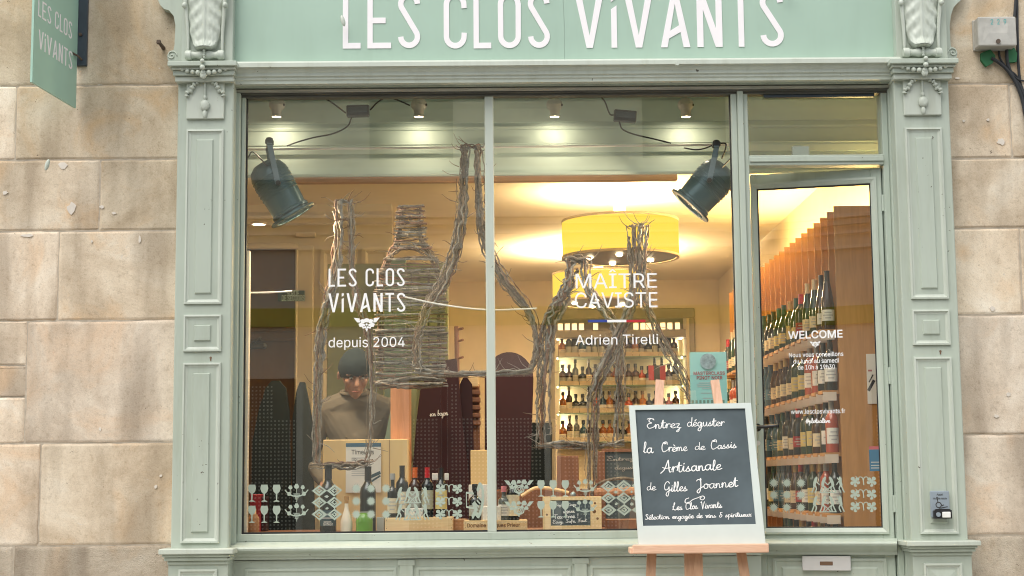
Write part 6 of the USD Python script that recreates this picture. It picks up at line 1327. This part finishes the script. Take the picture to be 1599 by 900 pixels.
A_((Pp(-.15, .05, SHZ - .01), .05), (Pp(.15, .05, SHZ - .01), .05), (Pp(0, .06, SHZ - .22), .085)); A_((Pp(0, .06, SHZ - .2), .085), (Pp(-.08, .05, SHZ - .48), .09), (Pp(.08, .05, SHZ - .48), .09))
def hand(w, d, s):
    d = nrm(d); side = nrm(np.cross(d, [0, 0, 1])); up = np.cross(side, d); w = np.asarray(w); pal = w + d * .075
    A_((w, .024), (pal + side * .028, .014), (pal - side * .028, .014))
    for i, l in enumerate((.068, .078, .072, .056)):
        b = pal + side * (.030 - .02 * i); m1 = b + d * l * .5 - up * .008; e = m1 + d * l * .42 - up * .028; A_((b, .0095), (m1, .0088)); A_((m1, .0088), (e, .0075))
    t0 = w + d * .03 + side * s * .028; t1 = t0 + d * .03 + side * s * .022 - up * .01; A_((t0, .012), (t1, .0105)); A_((t1, .0105), (t1 + d * .028 - up * .008, .009))
limbs = []
for s in (-1, 1):
    sh, elb, wr = Pp(s * .195, .05, SHZ - .015), Pp(s * .285, .03, SHZ - .29), Pp(s * .17, -.15, SHZ - .42)
    A_((sh, .055), (elb, .042)); A_((elb, .042), (wr, .029)); hand(wr, np.array(wr) - np.array(elb), -s)
    hp, kn, an = Pp(s * .10, .05, SHZ - .50), Pp(s * .11, .02, SHZ - .5 - leg_h * .48), Pp(s * .11, .06, fz + .08)
    A_((hp, .085), (kn, .058)); A_((kn, .058), (an, .042)); A_((an, .042), (Pp(s * .12, -.10, fz + .035), .034), (Pp(s * .115, .09, fz + .035), .034))
    limbs.append((sh, elb, wr, hp, kn, an))
body = bones[0]
for b in bones[1:]: body = body + b
obj('body', man_mesh(body, .010, 6), 'skin', person, smooth=True)
sw = hull_spheres((Pp(-.165, .04, SHZ), .078), (Pp(.165, .04, SHZ), .078), (Pp(0, .05, SHZ - .24), .12)) + hull_spheres((Pp(0, .05, SHZ - .2), .125), (Pp(-.09, .05, SHZ - .5), .128), (Pp(.09, .05, SHZ - .5), .128)) + hull_spheres((Pp(0, .02, SHZ + .065), .082), (Pp(-.16, .04, SHZ), .08), (Pp(.16, .04, SHZ), .08))
for sh, elb, wr, hp, kn, an in limbs: sw = sw + hull_spheres((sh, .068), (elb, .052)) + hull_spheres((elb, .056), (wr, .041))
jm = man_mesh(sw, .014, 8); jm.vertices += jm.vertex_normals * ((meshkit.fbm(jm.vertices * np.array([14, 14, 9]), 3, 2) - .5) * .018)[:, None]
obj('jumper', jm, 'sweater', person, smooth=True)
tr = None
for sh, elb, wr, hp, kn, an in limbs:
    q = hull_spheres((hp, .105), (kn, .075)) + hull_spheres((kn, .075), (an, .062)); tr = q if tr is None else tr + q
obj('collar', tube([Pp(.088 * math.cos(a_), .005 + .082 * math.sin(a_), SHZ + .105 + .018 * math.sin(a_)) for a_ in np.linspace(0, 2 * PI, 25)], .013, 8), 'sweater', person, smooth=True)
obj('trousers', man_mesh(tr + hull_spheres((Pp(-.09, .05, SHZ - .5), .12), (Pp(.09, .05, SHZ - .5), .12)), .03, 6), 'trousers', person, smooth=True)
cap = hull_spheres((hd(0, .012, .04), .104), (hd(0, -.012, .055), .098), (hd(0, .01, .075), .088)) - hull_spheres((hd(0, -.25, -.085), .152), (hd(0, .25, -.16), .14))
obj('knit_cap', man_mesh(cap, .02, 4), 'beanie', person, smooth=True)
for s in (-1, 1):
    obj('eye', ell(hd(s * .031, -.078, .014), (.013, .009, .006), 2), 'eye_white', person); obj('eyebrow', tube([hd(s * .014, -.096, .034), hd(s * .032, -.092, .039), hd(s * .052, -.080, .033)], .004, 6), 'hair', person)
    obj('pupil', ell(hd(s * .031, -.086, .012), .0048, 1), 'hair', person)
obj('mouth', tube([hd(-.024, -.089, -.060), hd(0, -.096, -.058), hd(.024, -.089, -.060)], [.003, .0055, .003], 6), 'lip', person)

# ================================================================ house across the street (seen reflected in the glass)
OY = -12.0
simple('far_wall', (.74, .69, .58), .85, var=.1, scale=2); simple('far_trim', (.84, .80, .70), .7); simple('far_dark', (.015, .018, .018), .3); simple('far_lime', (.44, .49, .06), .6); simple('far_dots', (.55, .58, .54), .7); simple('far_brown', (.12, .075, .04), .6)
hse = thing('house_opposite', 'cream house across the street with lime shop band, mirrored faintly in the glass', 'house')
def oz(v): return EYE_Z + (750 - v) / F * (2 * abs(0) + DIST + abs(OY) + 2 * YG)
def ox(u): return (u - 783) / F * (DIST + abs(OY) + 2 * YG)
obj('wall', box(-16, 16, OY - 4, OY, GZ, 6.3), 'far_wall', hse)
obj('roof', prof_x([(OY - 4.2, 6.301), (OY + .25, 6.301), (OY + .25, 6.40), (OY - 2, 6.8), (OY - 4.2, 6.40)], -16.3, 16.3), 'far_trim', hse)
for v0, v1, p in ((340, 334, .20), (350, 341, .12), (364, 360, .08), (388, 383, .08)): obj('string_course', box(-16, 16, OY, OY + p, oz(v0), oz(v1)), 'far_trim', hse)
obj('lime_band', box(ox(-600), ox(2200), OY, OY + .06, oz(509), oz(480)), 'far_lime', hse)
wins = [(-420, -150), (-60, 180), (230, 466), (640, 690), (700, 850), (875, 1010), (1050, 1290), (1330, 1560), (1650, 1900)]
for i, (u0, u1) in enumerate(wins):
    f_ = obj('shop_window', box(ox(u0), ox(u1), OY, OY + .03, .35, oz(590)), 'far_dark', hse)
    V, Fc = [], []; x = ox(u0) + .05
    while x < ox(u1) - .04:
        z = .5
        while z < oz(600 if (i + int(x * 1.7)) % 2 else 655):
            k = len(V); V += [(x, OY + .033, z), (x, OY + .033, z + .022), (x + .022, OY + .033, z + .022), (x + .022, OY + .033, z)]; Fc += [(k, k + 1, k + 2), (k, k + 2, k + 3)]; z += .049
        x += .049
    obj('window_dots', tm(V, Fc), 'far_dots', f_, kind='stuff')
    obj('window_frame', [box(ox(u0) - .08, ox(u0), OY, OY + .08, .3, oz(588)), box(ox(u1), ox(u1) + .08, OY, OY + .08, .3, oz(588))], 'far_trim', f_)
obj('cornice', box(-16, 16, OY, OY + .25, 5.05, 5.2), 'far_trim', hse)
for i in range(7):
    x = -12.5 + i * 3.6; f_ = obj('upper_window', box(x, x + 1.1, OY, OY + .02, 5.35, 6.25), 'far_dark', hse)
